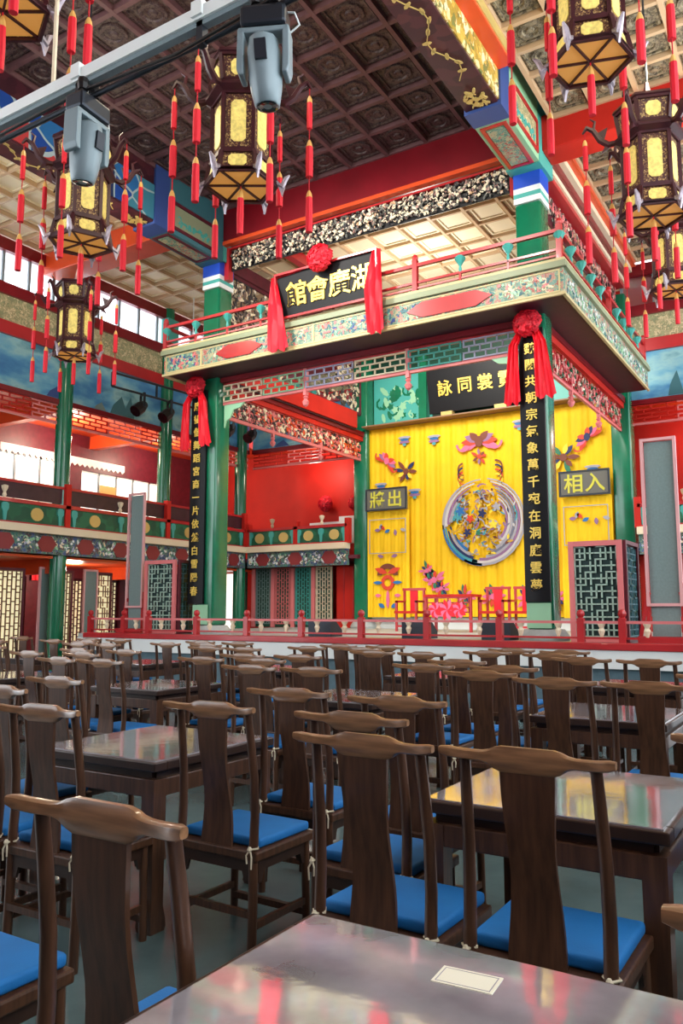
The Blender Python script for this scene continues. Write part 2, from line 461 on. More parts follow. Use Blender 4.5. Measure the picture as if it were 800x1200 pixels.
# ground floor lattice windows in the outer wall
for i, (y0, y1, z0, z1) in enumerate(lowwin):
    r = empty('window_%d' % (i + 3), (XW, y0, z0), kind='structure')
    bx('pane', 'pane_warm', r, XW - .03, XW - .01, y0, y1, z0, z1)
    tag(lattice(MB(), (XW + .03, y1, z0), -Y_, Z_, y1 - y0, z1 - z0, 4, 8, .03, .03, 'step').build('lattice', 'maroon', r), kind='stuff')
    MB().frame((XW + .03, y1, z0), -Y_, Z_, y1 - y0, z1 - z0, .07, .07).build('window_frame', 'maroon', r)


# ------------------------------------------------------------------ coffered ceilings
def coffer_ceiling(name, x0, x1, y0, y1, z, nx, ny, m_panel, m_rib, m_top, rib=.07, drop=.12, medal=True, label=None):
    root = MB().box(x0, x1, y0, y1, z + .10, z + .16).build(name, m_top); tag(root, kind='structure')
    cx, cy = (x1 - x0) / nx, (y1 - y0) / ny
    mb = MB(); mb.box(-cx / 2, cx / 2, -cy / 2, cy / 2, .05, .09)
    q = .78
    for k, s in ((1, q),):
        a, b = cx / 2 * s, cy / 2 * s
        mb.frame((-a, b, .05), X_, -Y_, 2 * a, 2 * b, .035, .03)
    if medal: mb.lathe([(min(cx, cy) * .30, .05), (min(cx, cy) * .28, .02), (min(cx, cy) * .2, .02), (min(cx, cy) * .18, .045), (min(cx, cy) * .1, .045), (min(cx, cy) * .08, .02)][::-1], 12)
    first = None
    for i in range(nx):
        for j in range(ny):
            loc = (x0 + (i + .5) * cx, y0 + (j + .5) * cy, z)
            if first is None:
                first = mb.build('coffer_panel', m_panel, root, local=True); first.location = loc
            else: rep(first, loc)
    f = MB().box(-rib / 2, rib / 2, y0, y1, -drop + .05, .09).build('ceiling_rib', m_rib, root, local=True); f.location = (x0, 0, z)
    for i in range(1, nx + 1): rep(f, (x0 + i * cx, 0, z))
    f = MB().box(x0, x1, -rib / 2, rib / 2, -drop + .055, .088).build('ceiling_rib', m_rib, root, local=True); f.location = (0, y0, z)
    for j in range(1, ny + 1): rep(f, (0, y0 + j * cy, z))
    return root


coffer_ceiling('ceiling', -11.15, -4.45, 3.6, 13.0, ZN, 8, 12, 'coffer_dark', 'rib_dark', 'maroon', .075, .1)
coffer_ceiling('ceiling', XG + .1, -11.65, 5.0, 11.75, ZA, 5, 10, 'cream', 'cream_rib', 'brown_rib', .06, .1, False)
coffer_ceiling('ceiling', XG + .1, -11.65, 12.45, 19.4, ZA, 5, 10, 'cream', 'cream_rib', 'brown_rib', .06, .1, False)
coffer_ceiling('ceiling', -3.7, 0.5, 5.4, 12.9, ZA, 6, 12, 'coffer_mid', 'cream_rib', 'brown_rib', .07, .1, True)
coffer_ceiling('ceiling', -3.7, 0.5, 13.5, 19.6, ZA, 6, 9, 'coffer_mid', 'cream_rib', 'brown_rib', .07, .1, True)
coffer_ceiling('ceiling', -11.6, -3.9, 13.42, 21.0, 9.9, 10, 10, 'cream', 'cream_rib', 'brown_rib', .06, .08, False)

# cross beams of the aisles
tag(bx('ceiling_beam', 'orange_red', None, XG, -11.6, 11.78, 12.42, 9.45, 10.1, .02), 'orange red cross beam under the left aisle ceiling', 'beam')
o = tag(bx('ceiling_beam', 'red_bright', None, -3.9, 0.5, 12.92, 13.48, 9.45, 10.1, .02), 'red cross beam under the right aisle ceiling', 'beam')


# ------------------------------------------------------------------ big painted longitudinal beams
def long_beam(x, side, label):
    r = empty('painted_beam', (x, 7, 9.2), label=label, cat='beam')
    hw = .26
    bx('beam_core', 'painted_dark', r, x - hw, x + hw, 4.5, 10.9, 9.22, 10.45)
    s = 1
    bx('side_painting', 'painted_gold' if side > 0 else 'painted_blue_red', r, x + hw, x + hw + .02, 4.5, 10.9, 9.26, 9.98)
    # gold vine on the underside
    mb = MB(); rr = random.Random(3)
    for k in range(26):
        y = 5.2 + k * .19; xx = x + .12 * math.sin(k * 1.1)
        mb.plate(ellipse(.07, .03, 7, rr.uniform(0, 3), xx, y), (0, 0, 9.22), X_, Y_, -.012)
        mb.beam((xx, y, 9.214), (x + .12 * math.sin((k + 1) * 1.1), y + .19, 9.214), .012, .012)
    tag(mb.build('vine_carving', 'gold', r), kind='stuff')
    for k in range(7):
        pass
    mb = MB(); carving(mb, (x - .2, 10.9, 9.22), X_, -Y_, .4, .5, 40, .11, .02, rr); tag(mb.build('gilt_scroll', 'gold', r), kind='stuff')
    # end section next to the stage pillar: bands and framed panels
    bx('beam_end', 'green_pale' if side > 0 else 'teal_dull', r, x - hw - .02, x + hw + .04, 11.3, 12.9, 9.18, 10.4)
    bx('blue_band', 'blue_dull', r, x - hw - .03, x + hw + .05, 10.9, 11.3, 9.17, 10.42)
    bx('blue_band', 'teal' if side > 0 else 'teal_dull', r, x - hw - .03, x + hw + .05, 12.75, 12.98, 9.16, 10.42)
    for zz, t in ((9.17, -1),):
        MB().frame((x - .22, 12.72, 9.18), X_, -Y_, .44, 1.36, .06, .02)  .build('panel_frame', 'red' if side > 0 else 'maroon', r)
        bx('painted_panel', 'painted_fascia', r, x - .15, x + .15, 11.46, 12.62, 9.165, 9.175)
    MB().frame((x + hw + .04, 11.38, 9.28), Y_, Z_, 1.3, .6, .07, .025).build('panel_frame', 'red' if side > 0 else 'maroon', r)
    bx('painted_panel', 'painted_green_gold' if side > 0 else 'cream_dull', r, x + hw + .041, x + hw + .05, 11.46, 12.6, 9.36, 9.8)
    mb = MB(); carving(mb, (x + hw + .05, 11.5, 9.36), Y_, Z_, 1.1, .26, 26, .14, .012, rr); tag(mb.build('painted_flowers', 'teal', r), kind='stuff')
    if side > 0:
        bx('upper_board', 'orange_red', r, x + hw + .02, x + .5, 4.5, 10.9, 9.74, 10.04)
        bx('upper_board_gilding', 'gold', r, x + .5, x + .52, 4.5, 10.9, 9.78, 10.0)
    else:
        bx('upper_board', 'maroon', r, x - .5, x - hw, 4.5, 12.9, 9.74, 10.1)
    return r


long_beam(XR, 1, 'gold painted ceiling beam ending over the right stage pillar')
long_beam(XL, -1, 'blue painted ceiling beam ending over the left stage pillar')


# ------------------------------------------------------------------ stage platform
st = empty('stage', (XC, 15, 0), kind='structure', label='raised theatre stage platform', cat=None)
st.name = 'stage_platform'
bx('deck', 'stage_deck', st, -14.2, -1.2, 12.05, YWALL - .1, DECK - .12, DECK)
bx('front_face', 'stage_cloth', st, -14.2, -1.2, 12.12, 12.2, 0, .7)
bx('front_band', 'white', st, -14.2, -1.2, 12.03, 12.2, .7, .965)
bx('side_face', 'stage_cloth', st, -14.2, -14.12, 12.2, 19.2, 0, DECK - .12)
bx('side_face', 'stage_cloth', st, -1.28, -1.2, 12.2, 19.2, 0, DECK - .12)

# stage railing: posts, rails, little vase struts
rl = empty('stage_railing', (XC, 12.15, DECK), label='low red wooden railing along the front edge of the stage', cat='railing')
bx('bottom_beam', 'red', rl, -14.0, -1.3, 12.0, 12.25, .965, 1.07, .015)
posts = [-13.93, -12.91, -12.19, -10.88, -9.62, -8.36, -7.1, -5.84, -4.58, -3.31, -2.71, -1.45]
pb = MB().box(-.05, .05, -.05, .05, 1.06, 1.42); pb.lathe([(.05, 1.42), (.035, 1.435), (.055, 1.46), (.062, 1.49), (.05, 1.53), (.02, 1.55)], 10)
p0 = None
for x in posts:
    if p0 is None: p0 = pb.build('post', 'red', rl, local=True); p0.location = (x - XC, 0, -DECK)
    else: rep(p0, (x - XC, 0, -DECK))
for i in range(len(posts) - 1):
    a, b = posts[i] + .05, posts[i + 1] - .05
    bx('rail', 'pink_wood', rl, a, b, 12.12, 12.18, 1.345, 1.385)
    bx('rail', 'red', rl, a, b, 12.125, 12.175, 1.12, 1.15)
    n = 1 if b - a < 1 else 2
    for k in range(n):
        xm = a + (b - a) * (k + .5) / n
        MB().lathe([(.02, 1.15), (.035, 1.19), (.05, 1.24), (.03, 1.28), (.055, 1.33), (.06, 1.345)], 8, (xm, 12.15, 0)).build('vase_strut', 'cream', rl)


# ------------------------------------------------------------------ stage pillars
def big_pillar(x, y, label, ztop=9.2, bands=True):
    r = empty('stage_pillar', (x, y, 0 if y > 15 else DECK), label=label, cat='pillar', group='four stage pillars')
    hw = .23
    z0 = DECK
    mb = MB(); mb.box(x - hw, x + hw, y - hw, y + hw, z0 + .18, 8.62 if bands else ztop)
    mb.build('shaft', 'green', r, bevel=.05, seg=3, smooth=True)
    MB().lathe([(.40, 0), (.42, .05), (.38, .12), (.33, .18)], 16, (x, y, z0)).build('stone_base', 'stage_deck', r, smooth=True)
    if bands:
        bx('capital', 'teal', r, x - .3, x + .3, y - .2, y + .34, 9.2, 10.45)  # added block at the beam end, closes a gap to the sky
        e = .01
        for m, a, b in (('white', 8.62, 8.72), ('teal', 8.72, 8.80), ('white', 8.80, 8.9), ('blue', 8.9, 9.2)):
            bx('painted_band', m, r, x - hw - e, x + hw + e, y - hw - e, y + hw + e, a, b)
    return r


big_pillar(XR, YF, 'green square stage pillar at front right with couplet board')
big_pillar(XL, YF, 'green square stage pillar at front left with couplet board')
big_pillar(XR, YB + .1, 'green stage pillar behind, right of the yellow curtain', bands=False)
big_pillar(XL, YB + .1, 'green stage pillar behind, left of the yellow curtain', bands=False)


# couplet boards with gold characters
def couplet(x, textv, side, label):
    y = YF - .26; z0, z1 = 1.68, 6.3
    r = empty('couplet_board', (x, y, z0), label=label, cat='sign', group='couplet boards')
    prof = [(-.21 + .42 * i / 8, -.035 * math.sin(PI * i / 8)) for i in range(9)]
    mb = MB(); n = len(prof)
    vs = [(x + a, y + b - .03, z) for z in (z0, z1) for a, b in prof] + [(x + a, y + .02, z) for z in (z0, z1) for a, b in prof]
    fs = [(i, i + 1, n + i + 1, n + i) for i in range(n - 1)] + [(2 * n + i + 1, 2 * n + i, 3 * n + i, 3 * n + i + 1) for i in range(n - 1)]
    fs += [(i + 1, i, 2 * n + i, 2 * n + i + 1) for i in range(n - 1)] + [(n + i, n + i + 1, 3 * n + i + 1, 3 * n + i) for i in range(n - 1)]
    fs += [(0, n, 3 * n, 2 * n), (n - 1, 3 * n - 1, 4 * n - 1, 2 * n - 1)]
    mb.add(vs, fs); mb.build('board', 'ink', r, smooth=True)
    k = len(textv); zz = 5.95
    stp = (zz - 1.95) / (k - 1)
    for i, c in enumerate(textv): char(c, .205, (x, y - .078, zz - i * stp), 'gold_text', r)
    return r


couplet(XR - .0, '魏闕共朝宗氣象萬千宛在洞庭雲夢', 1, 'long black couplet board with gold characters on the right pillar')
couplet(XL - .22, '康衢偕舞蹈宮商一片依然白雪陽春', -1, 'long black couplet board with gold characters on the left pillar')
for x in (XR, XL - .1):
    tag(bx('pillar_reflection', 'green_pale', None, x - .2, x + .2, YF - .27, YF - .24, DECK + .2, 1.66), 'pale green reflection on the pillar below the %s couplet board' % ('right' if x > -8 else 'left'), 'panel')  # pale slab stands for a reflection low on the pillar


def rosette(name, x, y, z, rad, ribbons, label, rr, group='red silk flowers'):
    """silk ball flower with ribbons hanging beside it"""
    r = empty(name, (x, y, z), label=label, cat='decoration', group=group)
    mb = MB()
    for i in range(150):
        t = rr.uniform(0, 2 * PI); ph = math.acos(rr.uniform(-1, 1))
        d = Vector((math.sin(ph) * math.cos(t), -abs(math.sin(ph) * math.sin(t)) * .8, math.cos(ph)))
        c = Vector((x, y, z)) + d * rad * .72
        a = d.orthogonal().normalized(); b = d.cross(a); q = rr.uniform(0, PI)
        a, b = a * math.cos(q) + b * math.sin(q), b * math.cos(q) - a * math.sin(q)
        s = rad * .34; mb.mi = i % 2
        mb.add([c - a * s, c + d * rad * .25 + a * s * .2 + b * s * .5, c + a * s + d * rad * .12, c + d * rad * .3 - b * s * .45], [(0, 1, 2), (0, 2, 3), (0, 3, 1), (1, 3, 2)])
    mb.mi = 0
    mb.lathe([(.1 * rad, -.75 * rad), (.6 * rad, -.45 * rad), (.75 * rad, 0), (.6 * rad, .45 * rad), (.1 * rad, .75 * rad)], 12, (x, y, z))
    mb.build('flower', ['silk_red', 'silk_red_dark'], r)
    for pts, wd in ribbons:
        mb = MB(); n = 8
        # ribbon: folded strip following pts (x,y,z) with given widths
        m = 22; path = []
        for i in range(m + 1):
            t = i / m * (len(pts) - 1); k = min(int(t), len(pts) - 2); f = t - k
            path.append((Vector(pts[k]).lerp(Vector(pts[k + 1]), f), wd[k] + (wd[k + 1] - wd[k]) * f))
        vs = []; cols = 9
        for i, (p, wv) in enumerate(path):
            for j in range(cols):
                s = j / (cols - 1) - .5
                vs.append((p.x + s * wv, p.y - .035 * math.sin(j * 2.3 + i * .15), p.z + .04 * math.sin(j * 1.7 + 1) * (i == m)))
        fs = [(i * cols + j, i * cols + j + 1, (i + 1) * cols + j + 1, (i + 1) * cols + j) for i in range(m) for j in range(cols - 1)]
        o2 = len(vs); vs += [(a, b + .012, c) for a, b, c in vs]
        fs += [tuple(o2 + q for q in f[::-1]) for f in fs]
        mb.add(vs, fs); mb.build('ribbon', 'silk_red', r, smooth=True)
    return r


for x, lab in ((XR, 'red silk rosette with ribbons atop the right couplet board'), (XL - .2, 'red silk rosette with ribbons atop the left couplet board')):
    y = YF - .42
    rosette('silk_rosette', x, y, 6.36, .25, [
        ([(x - .1, y, 6.3), (x - .24, y - .02, 6.0), (x - .3, y, 5.0)], [.1, .16, .3]),
        ([(x + .1, y, 6.3), (x + .22, y - .02, 6.0), (x + .28, y, 5.05)], [.1, .2, .36])], lab, random.Random(5))

# ------------------------------------------------------------------ stage upper balcony
BX0, BX1, BYF = -12.05, -3.42, 12.25
bal = empty('stage_balcony', (XC, BYF, 6.5), label='painted upper balcony running round the stage front', cat='balcony')
for z0, z1, e in ((6.56, 6.66, .05), (7.0, 7.06, .0)):
    nm = 'soffit' if e else 'deck'
    bx(nm, 'soffit', bal, BX0 + e, BX1 - e, BYF + e, YF + .2, z0, z1)
    bx(nm, 'soffit', bal, BX0 + e, XL + .2, YF + .2, 18.9, z0, z1)
    bx(nm, 'soffit', bal, XR - .2, BX1 - e, YF + .2, 18.9, z0, z1)
bx('inner_fascia', 'red_beam', bal, XL + .2, XR - .2, YF + .2, YF + .24, 6.6, 7.06)
bx('inner_fascia', 'red_bright', bal, XL + .2, XL + .24, YF + .24, 18.9, 6.6, 7.06)
bx('inner_fascia', 'red_bright', bal, XR - .24, XR - .2, YF + .24, 18.9, 6.6, 7.06)
for nm, a in (('front_fascia', (BX0, BX1, BYF, BYF + .06)), ('side_fascia', (BX1 - .06, BX1, BYF + .06, 18.9)), ('side_fascia', (BX0, BX0 + .06, BYF + .06, 18.9))):
    bx(nm, 'painted_fascia', bal, a[0], a[1], a[2], a[3], 6.56, 7.0)
# gilded mouldings top and bottom, framed cartouches
for z0, z1, m, e in ((6.52, 6.565, 'cream_gold', .03), (6.98, 7.08, 'cream_dull', .06), (7.08, 7.13, 'cream_gold', .04)):
    bx('moulding', m, bal, BX0 - e, BX1 + e, BYF - e, BYF + .02, z0, z1)
    bx('moulding', m, bal, BX1 - .02, BX1 + e, BYF, 18.9, z0, z1)
    bx('moulding', m, bal, BX0 - e, BX0 + .02, BYF, 18.9, z0, z1)
rr = random.Random(11)
for i, (a, b) in enumerate(((BX0 + .05, -11.0), (-11.0, -8.2), (-8.2, -5.5), (-5.5, BX1 - .05))):
    MB().frame((a, BYF, 6.58), X_, Z_, b - a, .38, .025, .012).build('cartouche_frame', 'cream_gold', bal)
    mb = MB(); carving(mb, (a + .08, BYF, 6.6), X_, Z_, b - a - .16, .34, 110, .11, .01, rr, 4)
    tag(mb.build('painted_flowers', ['teal_dull', 'pink_wood', 'green_pale', 'cream'] if i % 2 else ['teal_dull', 'blue_dull', 'pink_wood', 'green_pale'], bal), kind='stuff')
for a, b in ((-10.6, -9.4), (-6.2, -4.6)):
    MB().plate([(a, .2), (a + .3, .06), (b - .3, .06), (b, .2), (b - .3, .34), (a + .3, .34)], (0, BYF - .012, 6.57), X_, Z_, .015).build('red_cartouche', 'red', bal)
mb = MB(); carving(mb, (BX1, 12.4, 6.6), Y_, Z_, 6.4, .34, 260, .11, .01, rr, 3); tag(mb.build('painted_flowers', ['teal_dull', 'white', 'green_pale'], bal), kind='stuff')

# balustrade
ba = empty('balcony_railing', (XC, BYF, 7.12), label='slim red balustrade with teal vase struts on the stage balcony', cat='railing')
def railrun(p, q, n, endpost):
    p = Vector(p); q = Vector(q)
    for zz, m, wv in ((7.62, 'red', .06), (7.3, 'red', .04), (7.2, 'pink_wood', .03)):
        MB().beam(p + Z_ * zz, q + Z_ * zz, wv, wv).build('rail', m, ba)
    for i in range(n + 1):
        c = p.lerp(q, i / n)
        if i in endpost:
            b = MB(); b.box(c.x - .045, c.x + .045, c.y - .045, c.y + .045, 7.12, 7.72); b.lathe([(.05, 7.72), (.06, 7.76), (.03, 7.82)], 8, (c.x, c.y, 0)); b.build('post', 'red', ba)
        else:
            MB().lathe([(.02, 7.3), (.03, 7.36), (.02, 7.42), (.07, 7.5), (.1, 7.55), (.06, 7.6)], 8, (c.x, c.y, 0)).build('vase_strut', 'teal', ba)
            bx('baluster', 'red', ba, c.x - .02, c.x + .02, c.y - .02, c.y + .02, 7.12, 7.3)
railrun((BX0, BYF + .03, 0), (BX1 - .05, BYF + .03, 0), 10, (0, 7, 10))
railrun((BX1 - .05, BYF + .03, 0), (BX1 - .05, 18.8, 0), 10, (5, 10))
railrun((BX0 + .03, BYF + .03, 0), (BX0 + .03, 18.8, 0), 8, (4, 8))

# ------------------------------------------------------------------ beams and friezes under the balcony
fr = empty('stage_frieze', (XC, YF, 6.0), label='openwork lattice frieze with red beam between the front stage pillars', cat='frieze')
bx('beam', 'red_beam', fr, XL + .23, XR - .23, YF - .14, YF + .14, 6.46, 6.6)
bx('lower_rail', 'pink_wood', fr, XL + .23, XR - .23, YF - .03, YF + .03, 5.98, 6.04)
bx('upper_rail', 'red', fr, XL + .23, XR - .23, YF - .03, YF + .03, 6.40, 6.46)
segs = [XL + .23, -9.01, -6.67, XR - .23]
for i in range(3):
    a, b = segs[i], segs[i + 1]
    nn = 2
    for k in range(nn):
        aa = a + (b - a) * k / nn; bb = a + (b - a) * (k + 1) / nn
        col = ['cream', 'teal', 'green_pale'][(k + i) % 3]
        tag(lattice(MB(), (aa + .03, YF - .03, 6.05), X_, Z_, bb - aa - .06, .35, 5, 3, .026, .03, 'brick').build('fretwork', ['cream', 'green_pale', 'lav', 'cream', 'teal', 'lav'][k + 2 * i], fr), kind='stuff')
    if i:
        bx('hanging_post', 'pink_wood', fr, a - .035, a + .035, YF - .05, YF + .05, 5.9, 6.46)
        MB().lathe([(.02, 5.9), (.06, 5.86), (.03, 5.82), (.075, 5.76), (.05, 5.69), (.01, 5.66)][::-1], 10, (a, YF, 0)).build('lotus_bud', 'pink_wood', fr)
for x, s in ((XL + .26, 1), (XR - .26, -1)):
    mb = MB(); mb.plate([(0, 0), (.55 * s, 0), (.42 * s, -.1), (.25 * s, -.13), (.16 * s, -.3), (.05 * s, -.36), (0, -.5)][::(-1 if s > 0 else 1)], (x, YF + .02, 5.98), X_, Z_, .04)
    mb.build('corner_bracket', 'green_pale', fr)

for x, lab, s in ((XR, 'carved side frieze under the balcony beside the right stage pillars', 1), (XL, 'carved side frieze under the balcony beside the left stage pillars', -1)):
    r = empty('side_frieze', (x, 16, 6.0), label=lab, cat='frieze')
    bx('beam', 'red_beam', r, x - .14, x + .14, YF + .23, YB - .1, 6.46, 6.6)
    bx('upper_rail', 'red_bright', r, x - .1, x + .1, YF + .23, YB - .1, 6.34, 6.46)
    bx('lower_rail', 'pink_wood', r, x - .03, x + .03, YF + .23, YB - .1, 5.78, 5.83)
    mb = MB(); carving(mb, (x + .015, YF + .25, 5.84), Y_, Z_, YB - YF - .4, .5, 430, .16, .03, rr, 4)
    carving(mb, (x - .015, YB - .1, 5.84), -Y_, Z_, YB - YF - .4, .5, 300, .16, .03, rr, 4)
    tag(mb.build('openwork_carving', ['carving_colours', 'pink_wood', 'red', 'green'] if s > 0 else ['pink_wood', 'cream', 'orange_red', 'carving_dark'], r), kind='stuff')
    lattice(MB(), (x, YF + .25, 5.84), Y_, Z_, YB - YF - .4, .5, 12, 4, .025, .03, 'brick').build('fretwork', 'red' if s > 0 else 'pink_wood', r)['kind'] = 'stuff'
    for yy in (15.3, 17.4):
        bx('hanging_post', 'pink_wood', r, x - .035, x + .035, yy - .035, yy + .035, 5.7, 6.4)
        MB().lathe([(.01, 5.46), (.05, 5.5), (.075, 5.56), (.03, 5.62), (.06, 5.66), (.02, 5.7)], 10, (x, yy, 0)).build('lotus_bud', 'pink_wood', r)

# upper storey: red head beam, carved frieze
hb = empty('head_beam', (XC, YF, 9), label='dark red head beam above the stage under the ceiling', cat='beam')
bx('beam', 'red_beam', hb, XL + .26, XR - .26, YF - .2, YF + .2, 9.62, 10.42)
bx('orange_edge', 'orange_red', hb, XL + .3, XR - .3, YF - .24, YF - .1, 9.54, 9.62)
uf = empty('upper_frieze', (XC, YF, 9), label='carved grey openwork frieze hanging below the dark red head beam', cat='frieze')
bx('backing_rail', 'red', uf, XL + .3, XR - .3, YF - .06, YF + .06, 9.5, 9.54)
bx('end_post', 'red', uf, XL + .24, XL + .36, YF - .08, YF + .08, 8.8, 9.54); bx('end_post', 'red', uf, XR - .36, XR - .24, YF - .08, YF + .08, 8.9, 9.54)
mb = MB(); carving(mb, (XL + .36, YF - .02, 9.0), X_, Z_, XR - XL - .72, .52, 1300, .1, .03, rr, 4)
tag(mb.build('openwork_carving', ['carving_colours', 'carving_dark', 'plaque_grey', 'cream'], uf), kind='stuff')
tag(bx('frieze_board', 'black', uf, XL + .36, XR - .36, YF + .03, YF + .05, 9.02, 9.5), None)
# deep carved panel beside the upper left and right pillar, side walls of the upper storey
for x, s, lab in ((XL, 1, 'pale carved openwork screen inside the upper storey, left side'), (XR, -1, 'carved openwork band along the upper right side of the stage')):
    r = empty('carved_screen', (x, 16, 7.1), label=lab, cat='screen')
    if s > 0:
        mb = MB(); hole = lambda a, b: (((a - 3.0) / 1.6) ** 2 + ((b - .9) / .85) ** 2) < 1
        carving(mb, (x, YF + .25, 7.15), Y_, Z_, 6.0, 2.0, 900, .2, .03, rr, 3, hole)
        tag(mb.build('openwork_carving', ['carving_colours', 'cream', 'carving_dark'], r), kind='stuff')
        MB().frame((x - .02, YF + .23, 7.1), Y_, Z_, 6.1, 2.1, .07, .06).build('screen_frame', 'maroon', r)
        lattice(MB(), (x - .01, YF + .25, 7.12), Y_, Z_, .95, 2.0, 5, 9, .025, .03, 'brick').build('lattice', 'carving_dark', r)['kind'] = 'stuff'
        bx('head_rail', 'maroon', r, x - .1, x + .1, YF + .25, YB, 9.2, 9.5)
    else:
        mb = MB(); carving(mb, (x + .02, YF + .25, 8.75), Y_, Z_, 6.0, .6, 420, .17, .03, rr, 3)
        tag(mb.build('openwork_carving', ['carving_colours', 'carving_dark', 'pink_wood'], r), kind='stuff')
        bx('backing', 'maroon', r, x - .03, x, YF + .23, YB, 8.75, 9.4)
        bx('head_rail', 'red', r, x - .12, x + .2, YF + .25, YB, 9.36, 9.46)
        bx('head_moulding', 'cream', r, x + .1, x + .24, YF + .25, YB, 9.46, 9.56)
        bx('head_moulding', 'red_beam', r, x + .0, x + .3, YF + .25, YB, 9.56, 9.72)
        bx('head_moulding', 'cream', r, x + .26, x + .4, YF + .25, YB, 9.72, 9.84)
        bx('head_moulding', 'orange_red', r, x + .3, x + .5, YF + .25, YB, 9.84, 10.05)
# rafters within the upper storey
for k, xx in enumerate((-10.3,)):
    tag(bx('stage_rafter', 'red', None, xx - .09, xx + .09, YF + .3, YB + 1, 9.62, 9.87), 'red rafter of the upper stage ceiling behind the name plaque', 'rafter')

# ------------------------------------------------------------------ gallery bays
def gallery_rail(p, q, inward, name_label, bench=True, npan=4):
    """painted gallery parapet from p to q (x,y); inward = unit normal to the hall"""
    p = Vector((p[0], p[1], 0)); q = Vector((q[0], q[1], 0)); L = (q - p).length; d = (q - p).normalized(); nv = Vector((inward[0], inward[1], 0))
    r = empty('gallery_parapet', p + Z_ * 2.8, label=name_label, cat='parapet')
    mid = lambda z: (p + Z_ * z, q + Z_ * z)
    def bar(nm, m, z, h, wd, off=0.):
        a, b = mid(z); MB().beam(a + nv * off, b + nv * off, wd, h).build(nm, m, r)
    bar('painted_band', 'painted_frieze', 3.05, .46, .12)
    bar('moulding', 'cream', 3.36, .17, .34, .06)
    bar('bottom_rail', 'red', 3.47, .05, .14)
    bar('green_board', 'green_panel_paint', 3.7, .42, .06)
    bar('top_rail', 'red', 3.95, .08, .16)
    if bench:
        bar('sloping_board', 'bench_dark', 4.2, .34, .05, -.06); bar('hand_rail', 'red', 4.4, .06, .12, -.06)
    u = d if d.cross(Z_).dot(nv) > 0 else -d
    o0 = p if u == d else q
    for i in range(npan + 1):
        c = p + d * (L * i / npan)
        MB().beam(c + Z_ * 3.44, c + Z_ * (4.5 if bench else 4.15), .14, .16, nv).build('post', 'red_bright', r)
        if i < npan:
            for fq, kind in ((.25, 'm'), (.5, 'v'), (.75, 'm'), (.06, 'v'), (.94, 'v')):
                c2 = p + d * (L * (i + fq) / npan)
                if kind == 'm':
                    MB().plate(ellipse(.17, .15, 14), c2 + nv * .03 + Z_ * 3.7, u, Z_, .02).build('gold_medallion', 'gold', r)
                else:
                    MB().plate([(-.03, -.2), (.03, -.2), (.05, 0), (.09, .06), (.09, .16), (.04, .2), (-.04, .2), (-.09, .16), (-.09, .06), (-.05, 0)], c2 + nv * .03 + Z_ * 3.7, u, Z_, .03).build('vase_ornament', 'teal', r)
        if not bench or i:
            MB().lathe([(.03, 4.0), (.05, 4.06), (.03, 4.12), (.07, 4.2), (.08, 4.26), (.03, 4.28)], 8, (c.x + d.x * L / npan * .5 * (-1 if i else 1), c.y + d.y * L / npan * .5 * (-1 if i else 1), 0)).build('finial_vase', 'cream', r)
    mb = MB(); carving(mb, o0 + nv * .06 + Z_ * 2.86, u, Z_, L, .38, int(L * 34), .13, .012, random.Random(int(L * 10)), 5)
    tag(mb.build('painted_flowers', ['white', 'white', 'lav', 'cream', 'green_pale'], r), kind='stuff')
    nl = max(2, round(L / 1.15))
    for k in range(nl):
        c = o0 + u * (L * (k + .5) / nl) + nv * .06 + Z_ * 3.05
        MB().plate([(-.26, 0), (-.13, -.18), (.13, -.18), (.26, 0), (.13, .18), (-.13, .18)], c, u, Z_, .018).build('red_lozenge', 'maroon_red', r)
    return r


